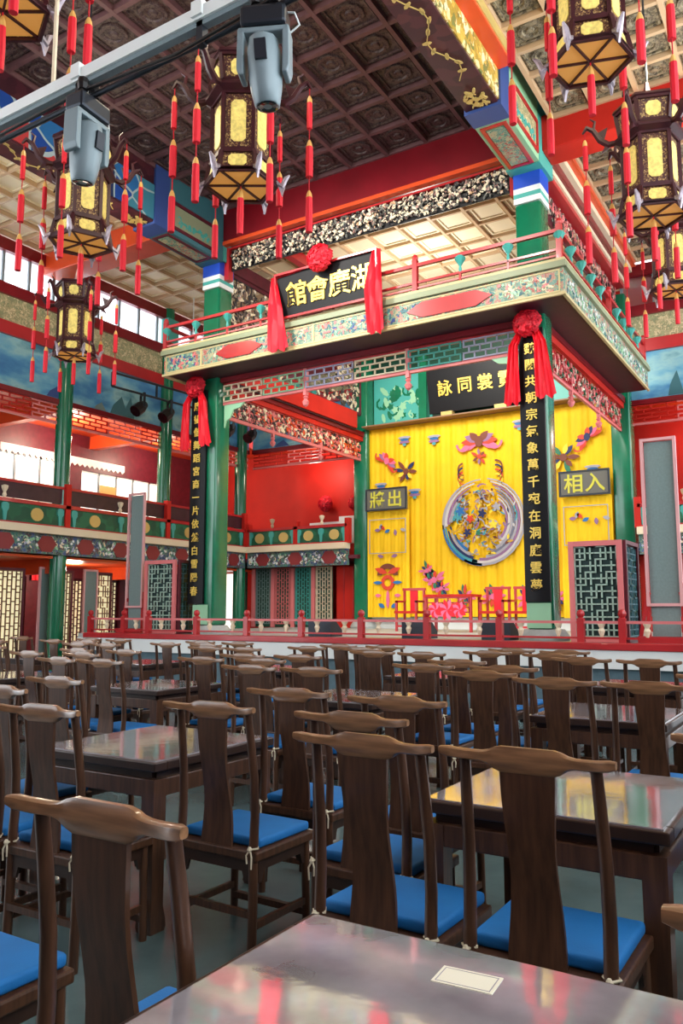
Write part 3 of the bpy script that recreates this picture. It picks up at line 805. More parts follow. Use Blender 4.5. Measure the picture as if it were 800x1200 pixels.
def upper_bay(p, q, inward, idx, label_side, windows):
    """lattice frieze, mural, carved frieze and clerestory of one gallery side"""
    p = Vector((p[0], p[1], 0)); q = Vector((q[0], q[1], 0)); d = (q - p).normalized(); L = (q - p).length; nv = Vector((inward[0], inward[1], 0))
    u = d if d.cross(Z_).dot(nv) > 0 else -d
    o0 = p if u == d else q
    def bar(nm, m, z, h, wd, par, off=0.):
        return MB().beam(p + Z_ * z + nv * off, q + Z_ * z + nv * off, wd, h).build(nm, m, par)
    r = empty('gallery_frieze', p + Z_ * 5.8, label='red and pink lattice frieze under the %s mural' % label_side, cat='frieze')
    bar('upper_rail', 'red_beam', 6.5, .12, .16, r); bar('lower_rail', 'pink_wood', 5.98, .05, .06, r)
    nseg = max(1, round(L / 1.15))
    for k in range(nseg):
        tag(lattice(MB(), o0 + u * (L * k / nseg + .03) + Z_ * 6.02 + nv * .0, u, Z_, L / nseg - .06, .4, 3, 4, .03, .03, 'brick').build('fretwork', 'pink_wood' if k % 2 else 'red_bright', r), kind='stuff')
    wl = empty('wall_%s_upper' % label_side.split()[0], p + Z_ * 6.5, kind='structure')
    bar('mural', 'mural', 7.14, 1.16, .08, wl)
    # painted landscape shapes on the mural
    rr2 = random.Random(idx)
    for k in range(int(L * .5)):
        a = rr2.uniform(.3, L - .5); hgt = rr2.uniform(.2, .6); wv = rr2.uniform(.3, .7)
        MB().plate([(a - wv / 2, 0), (a + wv / 2, 0), (a + wv * .3, hgt * .5), (a + wv * .1, hgt), (a - wv * .15, hgt * .7), (a - wv * .35, hgt * .45)], o0 + nv * (.04 + .002 * (k % 5)) + Z_ * 6.58, u, Z_, .006).build('painted_mountain', ['teal_dull', 'blue_dull', 'panel_grey'][k % 3], wl)
    bar('beam', 'red', 7.87, .3, .2, wl, .02)
    bar('carved_board', 'painted_green_gold', 8.33, .62, .1, wl)
    bar('sill_beam', 'red_beam', 8.76, .26, .22, wl, .02)
    bar('head_beam', 'red_beam', 9.78, .28, .22, wl, .02)
    if windows:
        n = windows
        for k in range(n):
            a = L * k / n; b = L * (k + 1) / n
            MB().plate([(a + .03, 0), (b - .03, 0), (b - .03, .75), (a + .03, .75)], o0 + Z_ * 8.89, u, Z_, .02).build('pane', 'pane', wl)
        for k in range(n + 1):
            MB().beam(o0 + u * (L * k / n) + Z_ * 8.88, o0 + u * (L * k / n) + Z_ * 9.66, .06, .1, nv).build('mullion', 'grey_metal', wl)
    return r


# left side
gy0 = 5.9
gallery_rail((XG + .2, gy0), (XG + .2, YREAR - .05), (1, 0), 'painted gallery parapet with green boards along the left wall', True, 4)
upper_bay((XG - .05, gy0), (XG - .05, YREAR + .4), (1, 0), 5, 'left side', 20)
gallery_rail((XG + .35, YREAR), (XL - .3, YREAR), (0, -1), 'painted gallery parapet in the back bay left of the stage', False, 2)
upper_bay((XG + .1, YREAR + .5), (XL - .1, YREAR + .5), (0, -1), 6, 'rear left bay', 6)
gallery_rail((XR + .35, YREAR), (0.2, YREAR), (0, -1), 'painted gallery parapet in the back bay right of the stage', False, 2)
upper_bay((XR + .1, YREAR + .5), (0.4, YREAR + .5), (0, -1), 8, 'rear right bay', 6)
# gallery floors and ceilings
for nm, a, m in (('floor', (XW, XG + .1, gy0, YWALL, 3.0, 3.1), 'maroon'), ('floor', (XG + .1, XL, YREAR, YWALL, 3.0, 3.1), 'maroon'), ('floor', (XR, .5, YREAR, YWALL, 3.0, 3.1), 'maroon'),
                 ('ceiling', (XW, XG - .1, gy0, YWALL, 6.62, 6.7), 'orange_red'), ('ceiling', (XG - .1, XL, YREAR + .6, YWALL, 6.62, 6.7), 'orange_red'), ('ceiling', (XR, .5, YREAR + .6, YWALL, 6.62, 6.7), 'orange_red'),
                 ('ceiling', (XW, XG + .05, gy0, YWALL, 2.74, 2.8), 'orange_red')):
    tag(bx(nm, m, None, *a), kind='structure')
for k, yy in enumerate((12.56, 15.97)):
    tag(bx('gallery_beam', 'orange_red', None, XW + .1, XG - .1, yy - .12, yy + .12, 6.25, 6.62), 'orange beam across the upper left gallery, %s one' % ['nearer', 'farther'][k], 'beam', 'gallery beams')
    tag(bx('gallery_beam', 'orange_red', None, XW + .1, XG - .1, yy - .12, yy + .12, 2.4, 2.74), 'orange beam under the left gallery floor, %s one' % ['nearer', 'farther'][k], 'beam', 'gallery beams')

# gallery pillars
for k, (x, y) in enumerate(((XG, 9.15), (XG, 12.56), (XG, 15.97), (XG, 19.3), (.35, 19.5))):
    lab = ['at the left edge of the hall', 'left of the hexagonal lantern', 'beside the black stage lamps', 'in the far left corner', 'in the far right corner'][k]
    r = empty('gallery_pillar', (x, y, 0), label='round green gallery pillar ' + lab, cat='pillar', group='gallery pillars')
    MB().lathe([(.19, .15), (.19, 9.3), (.18, 9.95)], 20, (x, y, 0)).build('shaft', 'green', r, smooth=True)
    MB().lathe([(.28, 0), (.3, .06), (.27, .12), (.2, .16)], 16, (x, y, 0)).build('stone_base', 'stage_deck', r, smooth=True)
    bx('capital', 'teal', r, x - .21, x + .21, y - .21, y + .21, 8.9, 9.64)

# rear bays, ground floor: lattice doors, posts, red panels
def rear_doors(x0, x1, nd, mirror, lab):
    y = YREAR + .55
    r = empty('door_%d' % (1 if mirror else 2), (x0, y, DECK), kind='structure')
    n = nd; wv = (x1 - x0) * .76 / n
    for i in range(n):
        a = x0 + i * wv
        if mirror: a = x0 + x1 - a - wv
        bx('door_leaf', 'green_dark', r, a + .08, a + wv - .08, y, y + .03, DECK, 2.82)
        tag(lattice(MB(), (a + .1, y - .005, DECK + .1), X_, Z_, wv - .2, 1.66, 3, 7, .025, .02, 'step').build('lattice', ['panel_grey', 'pink_wood', 'teal', 'cream'][i % 4], r), kind='stuff')
        bx('door_post', 'pink_wood', r, a - .06, a + .06, y - .05, y + .05, DECK, 2.82)
    a, b = (x0 + n * wv, x1) if not mirror else (x0, x1 - n * wv)
    bx('red_panel', 'red_bright', r, a + .06, b, y, y + .05, DECK, 2.82)
    for k in range(1, 3): bx('panel_batten', 'red', r, a + (b - a) * k / 3 - .02, a + (b - a) * k / 3 + .02, y - .02, y, DECK, 2.82)
    return r


rear_doors(XG + .15, XL - .15, 4, False, 'left')
rear_doors(XR + .15, .3, 4, True, 'right')
bx('window_9', 'pane_glow', None, -16.85, -16.3, 19.86, 19.88, .9, 2.7)['kind'] = 'structure'  # glowing sheet stands in for the bright doorway
bx('wall_corner', 'green_dark', None, -16.28, -15.75, 19.84, 19.9, .0, 2.8)['kind'] = 'structure'

# red rosettes and tables hint on the rear-left gallery wall
for k, x in enumerate((-13.45, -12.35)):
    rosette('wall_rosette', x, YWALL - .35, 4.85 - .05 * k, .26, [], 'red paper flower on the red wall of the back gallery, %s' % ['left one', 'right one'][k], random.Random(k), 'wall flowers')
    tag(bx('wall_sheet', 'white', None, x - .75, x + .35, YWALL - .14, YWALL - .12, 3.6, 4.3 + .15 * k), 'pale sheet hanging behind the back gallery parapet, %s one' % ['left', 'right'][k], 'sheet', 'pale gallery sheets')


def wavy_cloth(name, m, x0, x1, y, z0, z1, amp, per, parent=None, axis='x', rr=None, sub=160, droop=0.):
    mb = MB(); nx = sub; nz = 10; vs = []
    for j in range(nz + 1):
        z = z1 + (z0 - z1) * j / nz
        for i in range(nx + 1):
            s = x0 + (x1 - x0) * i / nx
            off = amp * (math.sin(s * 2 * PI / per) + .5 * math.sin(s * 2 * PI / (per * .37) + j * .12)) * (.45 + .55 * j / nz)
            vs.append((s, y + off, z) if axis == 'x' else (y + off, s, z))
    fs = [(j * (nx + 1) + i, (j + 1) * (nx + 1) + i, (j + 1) * (nx + 1) + i + 1, j * (nx + 1) + i + 1) for j in range(nz) for i in range(nx)]
    n0 = len(vs); vs += [(a, b + .015, c) if axis == 'x' else (a - .015, b, c) for a, b, c in vs]
    fs += [tuple(n0 + q for q in f[::-1]) for f in fs]
    mb.add(vs, fs)
    return mb.build(name, m, parent, smooth=True)


# left gallery curtain, valances
tag(wavy_cloth('gallery_curtain', 'purple_cloth', 17.6, 19.0, XG - .5, 3.1, 5.9, .06, .22, axis='y', sub=60), 'purple curtain in the upper left gallery behind the couplet board', 'curtain')
v = MB()
for k in range(24):
    a = 12.9 + k * .18
    v.plate([(a, 0), (a + .18, 0), (a + .18, -.18), (a + .09, -.26), (a, -.18)][::-1], (XW + .1, 0, 5.95), Y_, Z_, .02)
tag(v.build('window_valance', 'white'), 'white scalloped valance hanging in the upper left gallery', 'valance')
tag(wavy_cloth('window_valance', 'silk_red', 14.0, 14.95, XW + .18, 2.35, 2.62, .03, .14, axis='y', sub=40), 'short red valance over the ground floor lattice window', 'valance')
tag(bx('gallery_picture', 'gold', None, XW + .07, XW + .12, 16.3, 16.9, 4.85, 5.25, .01), 'small yellow notice in the upper left gallery', 'notice')

# ground floor grey folding screens left of the stage
for k, (y0, y1) in enumerate(((12.3, 12.75), (13.6, 14.05))):
    r = empty('grey_screen', (XG - .3, y0, 0), label='narrow grey panel screen under the left gallery, %s one' % ['left', 'right'][k], cat='screen', group='grey screens under gallery')
    bx('panel', 'panel_grey', r, XG - .34, XG - .3, y0 + .03, y1 - .03, .3, 2.52)
    MB().frame((XG - .29, y1, .2), -Y_, Z_, y1 - y0, 2.36, .05, .05).build('frame', 'panel_frame', r)
    bx('foot', 'maroon', r, XG - .5, XG - .1, y0, y1, 0, .2)
for k, (y0, y1) in enumerate(((11.3, 12.1), (12.85, 13.5), (14.2, 14.75))):
    r = empty('lattice_screen', (XG - .5, y0, 0), label='cream backed lattice screen under the left gallery, %s' % ['leftmost', 'middle one', 'rightmost'][k], cat='screen', group='lattice screens under gallery')
    bx('backing', 'pane_warm', r, XG - .6, XG - .58, y0 + .05, y1 - .05, .2, 2.45)  # glowing backing stands in for daylight behind the lattice
    tag(lattice(MB(), (XG - .56, y1 - .05, .2), -Y_, Z_, y1 - y0 - .1, 2.25, 3, 8, .028, .03, ['step', 'step', 'cross'][k]).build('lattice', 'brown_rib', r), kind='stuff')
    MB().frame((XG - .55, y1, .1), -Y_, Z_, y1 - y0, 2.42, .06, .05).build('frame', 'maroon', r)
    bx('foot', 'maroon', r, XG - .68, XG - .4, y0, y1, 0, .1)

# ------------------------------------------------------------------ stage back wall
bw = empty('stage_back', (XC, YB + .25, DECK), kind='structure'); bw.name = 'wall_stage_back'
bx('wall_panel', 'green_dark', bw, XL + .2, XR - .2, YB + .3, YB + .4, DECK, 9.0)
bx('plinth', 'white', bw, XL + .2, XR - .2, YB + .12, YB + .3, DECK, 1.36)
bx('teal_board', 'teal', bw, XL + .25, -9.3, YB + .26, YB + .3, 6.7, 8.2); bx('teal_board', 'teal', bw, -6.4, XR - .25, YB + .26, YB + .3, 6.7, 8.2)
mb = MB(); carving(mb, (XL + .25, YB + .26, 6.8), X_, Z_, 2.0, 1.2, 40, .4, .01, rr, 2); tag(mb.build('painted_flowers', ['green_pale', 'green'], bw), kind='stuff')
bx('post', 'green', bw, -9.62, -9.38, YB + .05, YB + .28, 6.7, 8.6)
bx('curtain_rail', 'brown_rib', bw, XL + .22, XR - .22, YB - .42, YB + .3, 6.665, 6.70)

# yellow backdrop with embroidery
bd = wavy_cloth('yellow_curtain', 'yellow_cloth', XL + .24, XR - .2, YB - .02, 1.38, 6.66, .028, .42, sub=240)
tag(bd, 'large yellow embroidered stage curtain with a round phoenix emblem', 'curtain')
mat('emb_grey', (168, 168, 176), .6); mat('emb_blue', (36, 112, 176), .6); mat('emb_navy', (26, 42, 92), .6); mat('emb_red', (214, 66, 40), .6)
mat('emb_pink', (226, 110, 150), .6); mat('emb_purple', (150, 110, 150), .6); mat('emb_green', (40, 120, 90), .6); mat('emb_yellow', (250, 220, 60), .6)
mat('emb_pale', (206, 204, 200), .6); mat('emb_dgrey', (116, 120, 136), .6)
mat('emb_gold', (206, 164, 60), .6)
mat('emb_brown', (120, 60, 40), .6); mat('emb_teal', (70, 160, 170), .6)
YE = YB - .085


def leafp(mb, x, z, a, b, rot, mi, y=YE, t=.012, n=8):
    mb.mi = mi
    p = [(0, 0)]
    k = 4
    up = [(a * i / k, b * math.sin(PI * i / k)) for i in range(1, k)]; dn = [(a * i / k, -b * math.sin(PI * i / k)) for i in range(k - 1, 0, -1)]
    pts = [(0, 0)] + dn[::-1] + [(a, 0)] + up[::-1]
    c, s = math.cos(rot), math.sin(rot)
    mb.plate([(u_ * c - v_ * s, u_ * s + v_ * c) for u_, v_ in pts], (x, y, z), X_, Z_, t)


def arc_band(mb, cx, cz, r, a0, a1, w0, w1, mi, y=YE, t=.014, n=14):
    mb.mi = mi
    out, inn = [], []
    for i in range(n + 1):
        f = i / n; a = a0 + (a1 - a0) * f; wv = w0 + (w1 - w0) * f
        out.append((cx + (r + wv / 2) * math.cos(a), cz + (r + wv / 2) * math.sin(a))); inn.append((cx + (r - wv / 2) * math.cos(a), cz + (r - wv / 2) * math.sin(a)))
    for i in range(n):
        q = [inn[i], out[i], out[i + 1], inn[i + 1]]
        mb.plate(q if a1 > a0 else q[::-1], (0, y, 0), X_, Z_, t)


EM = ['emb_grey', 'emb_blue', 'emb_navy', 'emb_red', 'emb_pink', 'emb_purple', 'emb_green', 'emb_yellow', 'emb_brown', 'emb_teal', 'emb_pale', 'emb_dgrey', 'emb_gold']
ec = (-7.75, 3.84)
mb = MB()
D_ = math.radians
for k in range(8):   # sweeping tail feathers, right side grey
    arc_band(mb, *ec, 1.12 - .065 * k, D_(82 - 5 * k), D_(-118 + 11 * k), .035, .075, [0, 10, 5, 0, 11][k % 5], YE - .004 * k)
for k in range(5): arc_band(mb, *ec, 1.12 - .07 * k, D_(182 + 5 * k), D_(268 - 7 * k), .04, .085, [1, 9, 2, 0, 1][k], YE - .004 * k)
for k in range(5): arc_band(mb, *ec, 1.1 - .075 * k, D_(188 - 3 * k), D_(92 + 9 * k), .085, .03, [0, 10, 5, 0, 9][k], YE - .004 * k)
re_ = random.Random(21)
for k in range(70):   # swirling grey and gold scrolls
    a = re_.uniform(0, 2 * PI); rr_ = .82 * math.sqrt(re_.random()); x = ec[0] + rr_ * math.cos(a); z = ec[1] + rr_ * math.sin(a)
    a0 = re_.uniform(0, 6.3); arc_band(mb, x, z, re_.uniform(.08, .26), a0, a0 + re_.choice((-1, 1)) * re_.uniform(1.2, 2.6), .06, .015, re_.choice([0, 10, 11, 5, 7, 0, 12, 12, 9]), YE - .004 * (k % 6), .012, 7)
for k in range(110):
    a = re_.uniform(0, 2 * PI); rr_ = .92 * math.sqrt(re_.random()); x = ec[0] + rr_ * math.cos(a); z = ec[1] + rr_ * math.sin(a)
    leafp(mb, x, z, re_.uniform(.06, .18), re_.uniform(.015, .035), a + PI / 2 + re_.uniform(-.9, .9), re_.choice([0, 0, 10, 11, 2, 7, 12, 9, 0, 5, 8]), YE - .026 - .002 * (k % 4))
for (dx, dz, m_, s_) in ((-.33, .08, 3, .11), (.0, .2, 2, .12), (-.42, -.28, 2, .11), (-.6, .3, 1, .13), (-.66, .14, 9, .12), (.4, .35, 0, .12), (.3, -.1, 7, .12), (-.1, -.3, 6, .08)):
    for q in range(5):
        leafp(mb, ec[0] + dx, ec[1] + dz, s_ * 1.1, s_ * .32, 2 * PI * q / 5 + dx, m_, YE - .036 - .002 * q, .012)
mb.build('round_emblem', EM, bd)


def bat(x, z, s, ori, cols):
    mb = MB()
    for sd in (1, -1):
        for k in range(4):
            leafp(mb, x, z, s * (.95 - .12 * k), s * .16, ori + PI / 2 - sd * (PI / 2 + .35 - .38 * k), cols[k % len(cols)], YE - .006 * k)
        arc_band(mb, x + sd * s * .7 * math.cos(ori), z + sd * s * .7 * math.sin(ori) - .05 * s, s * .3, ori + (0 if sd > 0 else PI), ori - sd * 2.6 + (0 if sd > 0 else PI), s * .1, s * .04, cols[0], YE - .02)
    mb.mi = cols[-1]; mb.plate(ellipse(s * .18, s * .24, 10), (x, YE - .03, z), X_, Z_, .012)
    mb.build('bat_embroidery', EM, bd)


bat(-7.8, 6.05 - .1, .62, 0, [4, 3, 5, 8]); bat(-10.55, 5.7, .42, -.7, [3, 5, 4]); bat(-5.0, 5.75, .42, .7, [3, 4, 2])


def knot(x, z, s, cols, n, name='flower_embroidery'):
    mb = MB(); q = random.Random(int(abs(x * 100 + z * 10)))
    for k in range(n):
        a = 2 * PI * k / n + q.uniform(-.2, .2); leafp(mb, x + s * .15 * math.cos(a), z + s * .15 * math.sin(a), s * q.uniform(.4, .85), s * .13, a, cols[k % len(cols)], YE - .004 * (k % 3))
    mb.mi = cols[0]; mb.plate(ellipse(s * .2, s * .2, 9), (x, YE - .02, z), X_, Z_, .012)
    mb.build(name, EM, bd)


knot(-9.95, 5.35, .42, [8, 2, 7], 9); knot(-7.8, 5.55, .3, [3, 8, 5], 7)
for x, z in ((-10.0, 6.25), (-9.1, 6.18), (-6.7, 6.3), (-9.7, 4.75), (-10.75, 5.0), (-4.9, 4.95)):
    mb = MB()   # little vase-and-bar motif
    for k, (a, b) in enumerate(((.2, .06), (.14, .0), (.17, -.07), (.06, -.14))):
        mb.mi = [0, 1, 5, 9][k]; mb.plate(ellipse(a, .04, 8), (x, YE, z + b), X_, Z_, .012)
    mb.build('cloud_embroidery', EM, bd)
knot(-5.6, 5.3, .5, [8, 2, 7, 6], 9)
for dx, sd in ((-.45, 1), (.45, -1)):
    mb = MB()
    for k in range(4): arc_band(mb, -7.8 + dx, 5.25 - .12 * k, .16, D_(100), D_(100 + 170 * sd), .05, .02, [8, 2, 3, 7][k], YE)
    mb.build('scroll_embroidery', EM, bd)
for x, z, s in ((-9.15, 2.35, .42), (-9.35, 2.6, .3), (-8.95, 2.12, .3), (-7.5, 1.9, .4), (-8.3, 1.9, .36), (-6.6, 1.85, .4), (-5.9, 1.85, .35)):
    knot(x, z, s, [4, 4, 3, 6, 2], 10, 'peony_embroidery')

# door curtains with small boards over them
for k, (x0, x1, z0, z1, lab, tx) in enumerate(((-11.12, -9.82, 1.36, 4.28, 'left', '將出'), (-5.68, -4.45, 1.36, 4.28, 'right', '相入'))):
    dc = wavy_cloth('door_curtain', 'yellow_cloth', x0, x1, YB - .2, z0, z1, .015, .3, sub=60)
    tag(dc, 'yellow embroidered door curtain at the %s of the big backdrop' % lab, 'curtain', 'door curtains')
    y = YB - .245; xm = (x0 + x1) / 2
    mb = MB(); mb.frame((x0 + .08, y, 3.1), X_, Z_, x1 - x0 - .16, .95, .02, .01)
    for q in range(6): leafp(mb, xm - .4 + .16 * q, 3.75, .18, .05, 1.2 * q, [5, 0, 3, 1][q % 4], y)
    mb.build('border_embroidery', EM, dc)
    mb = MB(); arc_band(mb, xm, 2.5, .25, 0, PI, .14, .14, 8, y); arc_band(mb, xm, 2.3, .16, 0, 2 * PI, .1, .1, 3, y); mb.mi = 4; mb.plate(ellipse(.05, .25, 8), (xm, y, 1.85), X_, Z_, .012)
    for sd in (-1, 1):
        leafp(mb, xm, 2.55, .42 * 1, .08, D_(20) if sd > 0 else D_(160), 3, y - .01); leafp(mb, xm + sd * .15, 2.3, .3, .05, D_(0) if sd > 0 else PI, 1, y - .01)
        leafp(mb, xm + sd * .1, 1.62, .22, .06, D_(30) if sd > 0 else D_(150), 1, y); leafp(mb, xm + sd * .2, 1.95, .2, .05, D_(0) if sd > 0 else PI, 4, y); leafp(mb, xm + sd * .12, 3.0, .2, .05, D_(15) if sd > 0 else D_(165), 5, y)
    mb.build('vase_embroidery', EM, dc)
    pl = empty('door_plaque', (xm, YB - .3, 4.28), label='small grey plaque with two yellow characters over the %s door curtain' % lab, cat='sign', group='door plaques')
    bx('board', 'plaque_grey', pl, x0 + .02, x1 - .0, YB - .34, YB - .28, 4.28, 4.9, .01)
    MB().frame((x0 + .02, YB - .34, 4.28), X_, Z_, x1 - x0 - .02, .62, .04, .02).build('frame', 'steel_dark', pl)
    for i, c in enumerate(tx): char(c, .48, (x0 + (x1 - x0) * (.3 + .42 * i), YB - .35, 4.59), 'plaque_char', pl)

# black plaque above the curtain, leaning forward
def plaque(name, x0, x1, y, z0, z1, lean, textc, size, label, small=None):
    r = empty(name, ((x0 + x1) / 2, y, z0), label=label, cat='sign')
    r.rotation_euler = (lean, 0, 0)
    hw, h = (x1 - x0) / 2, z1 - z0
    MB().box(-hw, hw, 0, .06, 0, h).build('board', 'ink', r, local=True, bevel=.01)
    n = len(textc)
    for i, c in enumerate(textc):
        me = text_mesh(c, size, .012)
        if not me.materials: me.materials.append(MATS['gold_text'])
        o = bpy.data.objects.new('character', me); COL.objects.link(o); o.parent = r
        o.location = (-hw + 2 * hw * (.2 + .66 * i / (n - 1)), -.015, h * .5)
    if small:
        for i, c in enumerate(small):
            me = text_mesh(c, size * .3, .008)
            if not me.materials: me.materials.append(MATS['gold_text'])
            o = bpy.data.objects.new('character', me); COL.objects.link(o); o.parent = r; o.location = (-hw * .82, -.015, h * (.72 - .2 * i))
    return r


pq = plaque('stage_plaque', -9.12, -6.55, YB - .3, 6.8, 8.1, .16, '詠同裳霓', .44, 'black plaque with gold characters above the yellow curtain')
for i, x in enumerate((-.75, .75)):
    MB().box(x - .16, x + .16, -.1, .1, -.1, .02).build('support_block', 'gold', pq, local=True)
sg = plaque('name_plaque', -8.93, -6.72, BYF - .1, 7.16, 8.0, .1, '館會廣湖', .5, 'black name plaque with four gold characters on the balcony railing')
MB().frame((-1.14, -.01, -.03), X_, Z_, 2.28, .9, .04, .05).build('frame', 'red', sg, local=True)
rosette('sign_rosette', -7.83, BYF - .32, 8.06, .27, [
    ([(-7.9, BYF - .2, 8.02), (-8.4, BYF - .22, 7.98), (-8.98, BYF - .2, 7.95)], [.03, .03, .03]),
    ([(-9.0, BYF - .2, 7.98), (-8.92, BYF - .22, 7.3), (-8.88, BYF - .2, 6.5)], [.1, .34, .5]),
    ([(-6.7, BYF - .22, 8.0), (-6.74, BYF - .24, 7.3), (-6.72, BYF - .22, 6.45)], [.16, .36, .34])],
    'red silk rosette with long ribbons on the balcony name plaque', random.Random(9))

# ------------------------------------------------------------------ stage furniture: red lacquer table and chairs
def red_chair(x, y, label):
    r = empty('red_chair', (x, y, DECK), label=label, cat='chair', group='red lacquer stage chairs')
    for sx in (-.26, .26):
        bx('leg', 'red', r, x + sx - .025, x + sx + .025, y - .24, y - .19, DECK, 1.75 if False else DECK + .72)
        bx('leg', 'red', r, x + sx - .025, x + sx + .025, y + .19, y + .24, DECK, DECK + 1.02)
        bx('arm_rest', 'red', r, x + sx - .025, x + sx + .025, y - .24, y + .24, DECK + .68, DECK + .73)
    bx('seat', 'red_bright', r, x - .3, x + .3, y - .26, y + .26, DECK + .42, DECK + .48)
    bx('back_panel', 'silk_red', r, x - .1, x + .1, y + .19, y + .22, DECK + .48, DECK + .98)
    bx('top_rail', 'red', r, x - .3, x + .3, y + .18, y + .24, DECK + .97, DECK + 1.03)
    bx('stretcher', 'red', r, x - .26, x + .26, y - .23, y - .2, DECK + .1, DECK + .15)
    return r


for k, x in enumerate((-8.75, -6.62, -5.95)):
    red_chair(x, 17.3, 'red lacquer armchair on the stage, %s' % ['left of the red table', 'right of the red table', 'farthest right of the red table'][k])
rt = empty('red_table', (-7.65, 17.3, DECK), label='red lacquer table standing before the yellow curtain', cat='table')
bx('table_top', 'red_bright', rt, -8.25, -7.05, 17.0, 17.6, DECK + .8, DECK + .86)
for sx in (-8.2, -7.1):
    for sy in (17.04, 17.56): bx('leg', 'red', rt, sx - .03, sx + .03, sy - .03, sy + .03, DECK, DECK + .8)
tag(lattice(MB(), (-8.17, 17.04, DECK + .45), X_, Z_, 1.04, .33, 4, 3, .03, .03, 'brick').build('apron', 'red', rt), kind='stuff')
mb = MB()
for q, (dx, sc) in enumerate(((-.3, .2), (0, .26), (.3, .2))):
    for k in range(10): leafp(mb, -7.65 + dx, DECK + .5, sc, .06, 2 * PI * k / 10, k % 2, 17.0 - .004 * k, .01)
mb.build('peony_cloth', ['emb_pink', 'silk_red'], rt)
for k, x in enumerate((-8.9, -6.9, -5.4)):
    r = empty('stage_monitor', (x, 13.0, DECK), label='black wedge stage monitor on the stage floor, %s' % ['left one', 'middle one', 'right one'][k], cat='speaker', group='stage monitors')
    MB().plate([(0, 0), (.42, 0), (.42, .12), (.14, .33), (0, .33)], (x + .25, 12.8, DECK), Y_, Z_, .5 * 1).build('cabinet', 'steel_dark', r)
    MB().plate([(0, 0), (.46, 0), (.46, .28), (0, .28)], (x + .27, 13.03, DECK + .13), X_, Vector((0, -.8, .6)).normalized() * -1, .01).build('grille', 'black', r)


# lattice enclosures either side
def lattice_booth(x0, x1, lab):
    y = 12.75
    r = empty('lattice_booth', ((x0 + x1) / 2, y, DECK), label=lab, cat='screen', group='lattice booths on stage')
    h = 2.62 - DECK
    MB().frame((x0, y, DECK), X_, Z_, x1 - x0, h, .08, .06).build('frame', 'pink_wood', r)
    bx('backing', 'booth_back', r, x0 + .06, x1 - .06, y + .02, y + .04, DECK, 2.56)
    tag(lattice(MB(), (x0 + .09, y, DECK + .09), X_, Z_, x1 - x0 - .18, h - .18, 4, 7, .022, .025, 'cross').build('lattice', 'booth_bar', r), kind='stuff')
    MB().frame((x1, y + .02, DECK), Y_, Z_, .9, h, .06, .05).build('side_frame', 'maroon', r)
    bx('side_backing', 'green_dark', r, x1 - .03, x1 - .01, y + .06, y + .88, DECK, 2.56)
    tag(lattice(MB(), (x1 + .0, y + .08, DECK + .09), Y_, Z_, .78, h - .18, 4, 7, .02, .02, 'cross').build('side_lattice', 'teal_dull', r), kind='stuff')
    return r


lattice_booth(-3.62, -2.8, 'green lattice booth with pink frame right of the stage pillar')
lattice_booth(-12.9, -12.0, 'green lattice booth with red frame left of the stage pillar')


def display_panel(x, lab):
    y = 12.86
    r = empty('display_panel', (x, y, DECK), label=lab, cat='display', group='tall display panels')
    MB().box(x - .21, x + .21, y, y + .04, 1.45, 4.12).build('panel', 'panel_grey', r)
    MB().frame((x - .26, y - .01, 1.6), X_, Z_, .52, 2.57, .045, .05).build('frame', 'panel_frame', r)
    for s in (-1, 1):
        MB().plate([(0, 0), (.05, 0), (.05, .9), (0, .85)] if s > 0 else [(-.05, 0), (0, 0), (0, .85), (-.05, .9)], (x + s * .22, y + .02, DECK), X_, Z_, .06).build('upright', 'red', r)
        MB().plate([(0, .75), (s * .16, 0), (s * .21, 0), (s * .05, .8)][::s], (x + s * .2, y, DECK), X_, Z_, .05).build('stay', 'red', r)
    bx('grey_base', 'panel_grey', r, x - .2, x + .2, y, y + .04, DECK + .1, 1.45)
    bx('foot', 'red', r, x - .38, x + .38, y - .2, y + .25, DECK, DECK + .1)
    return r


display_panel(-2.23, 'tall grey display panel with pink frame at the right stage side')
display_panel(-13.33, 'tall grey display panel with pink frame at the left stage side')

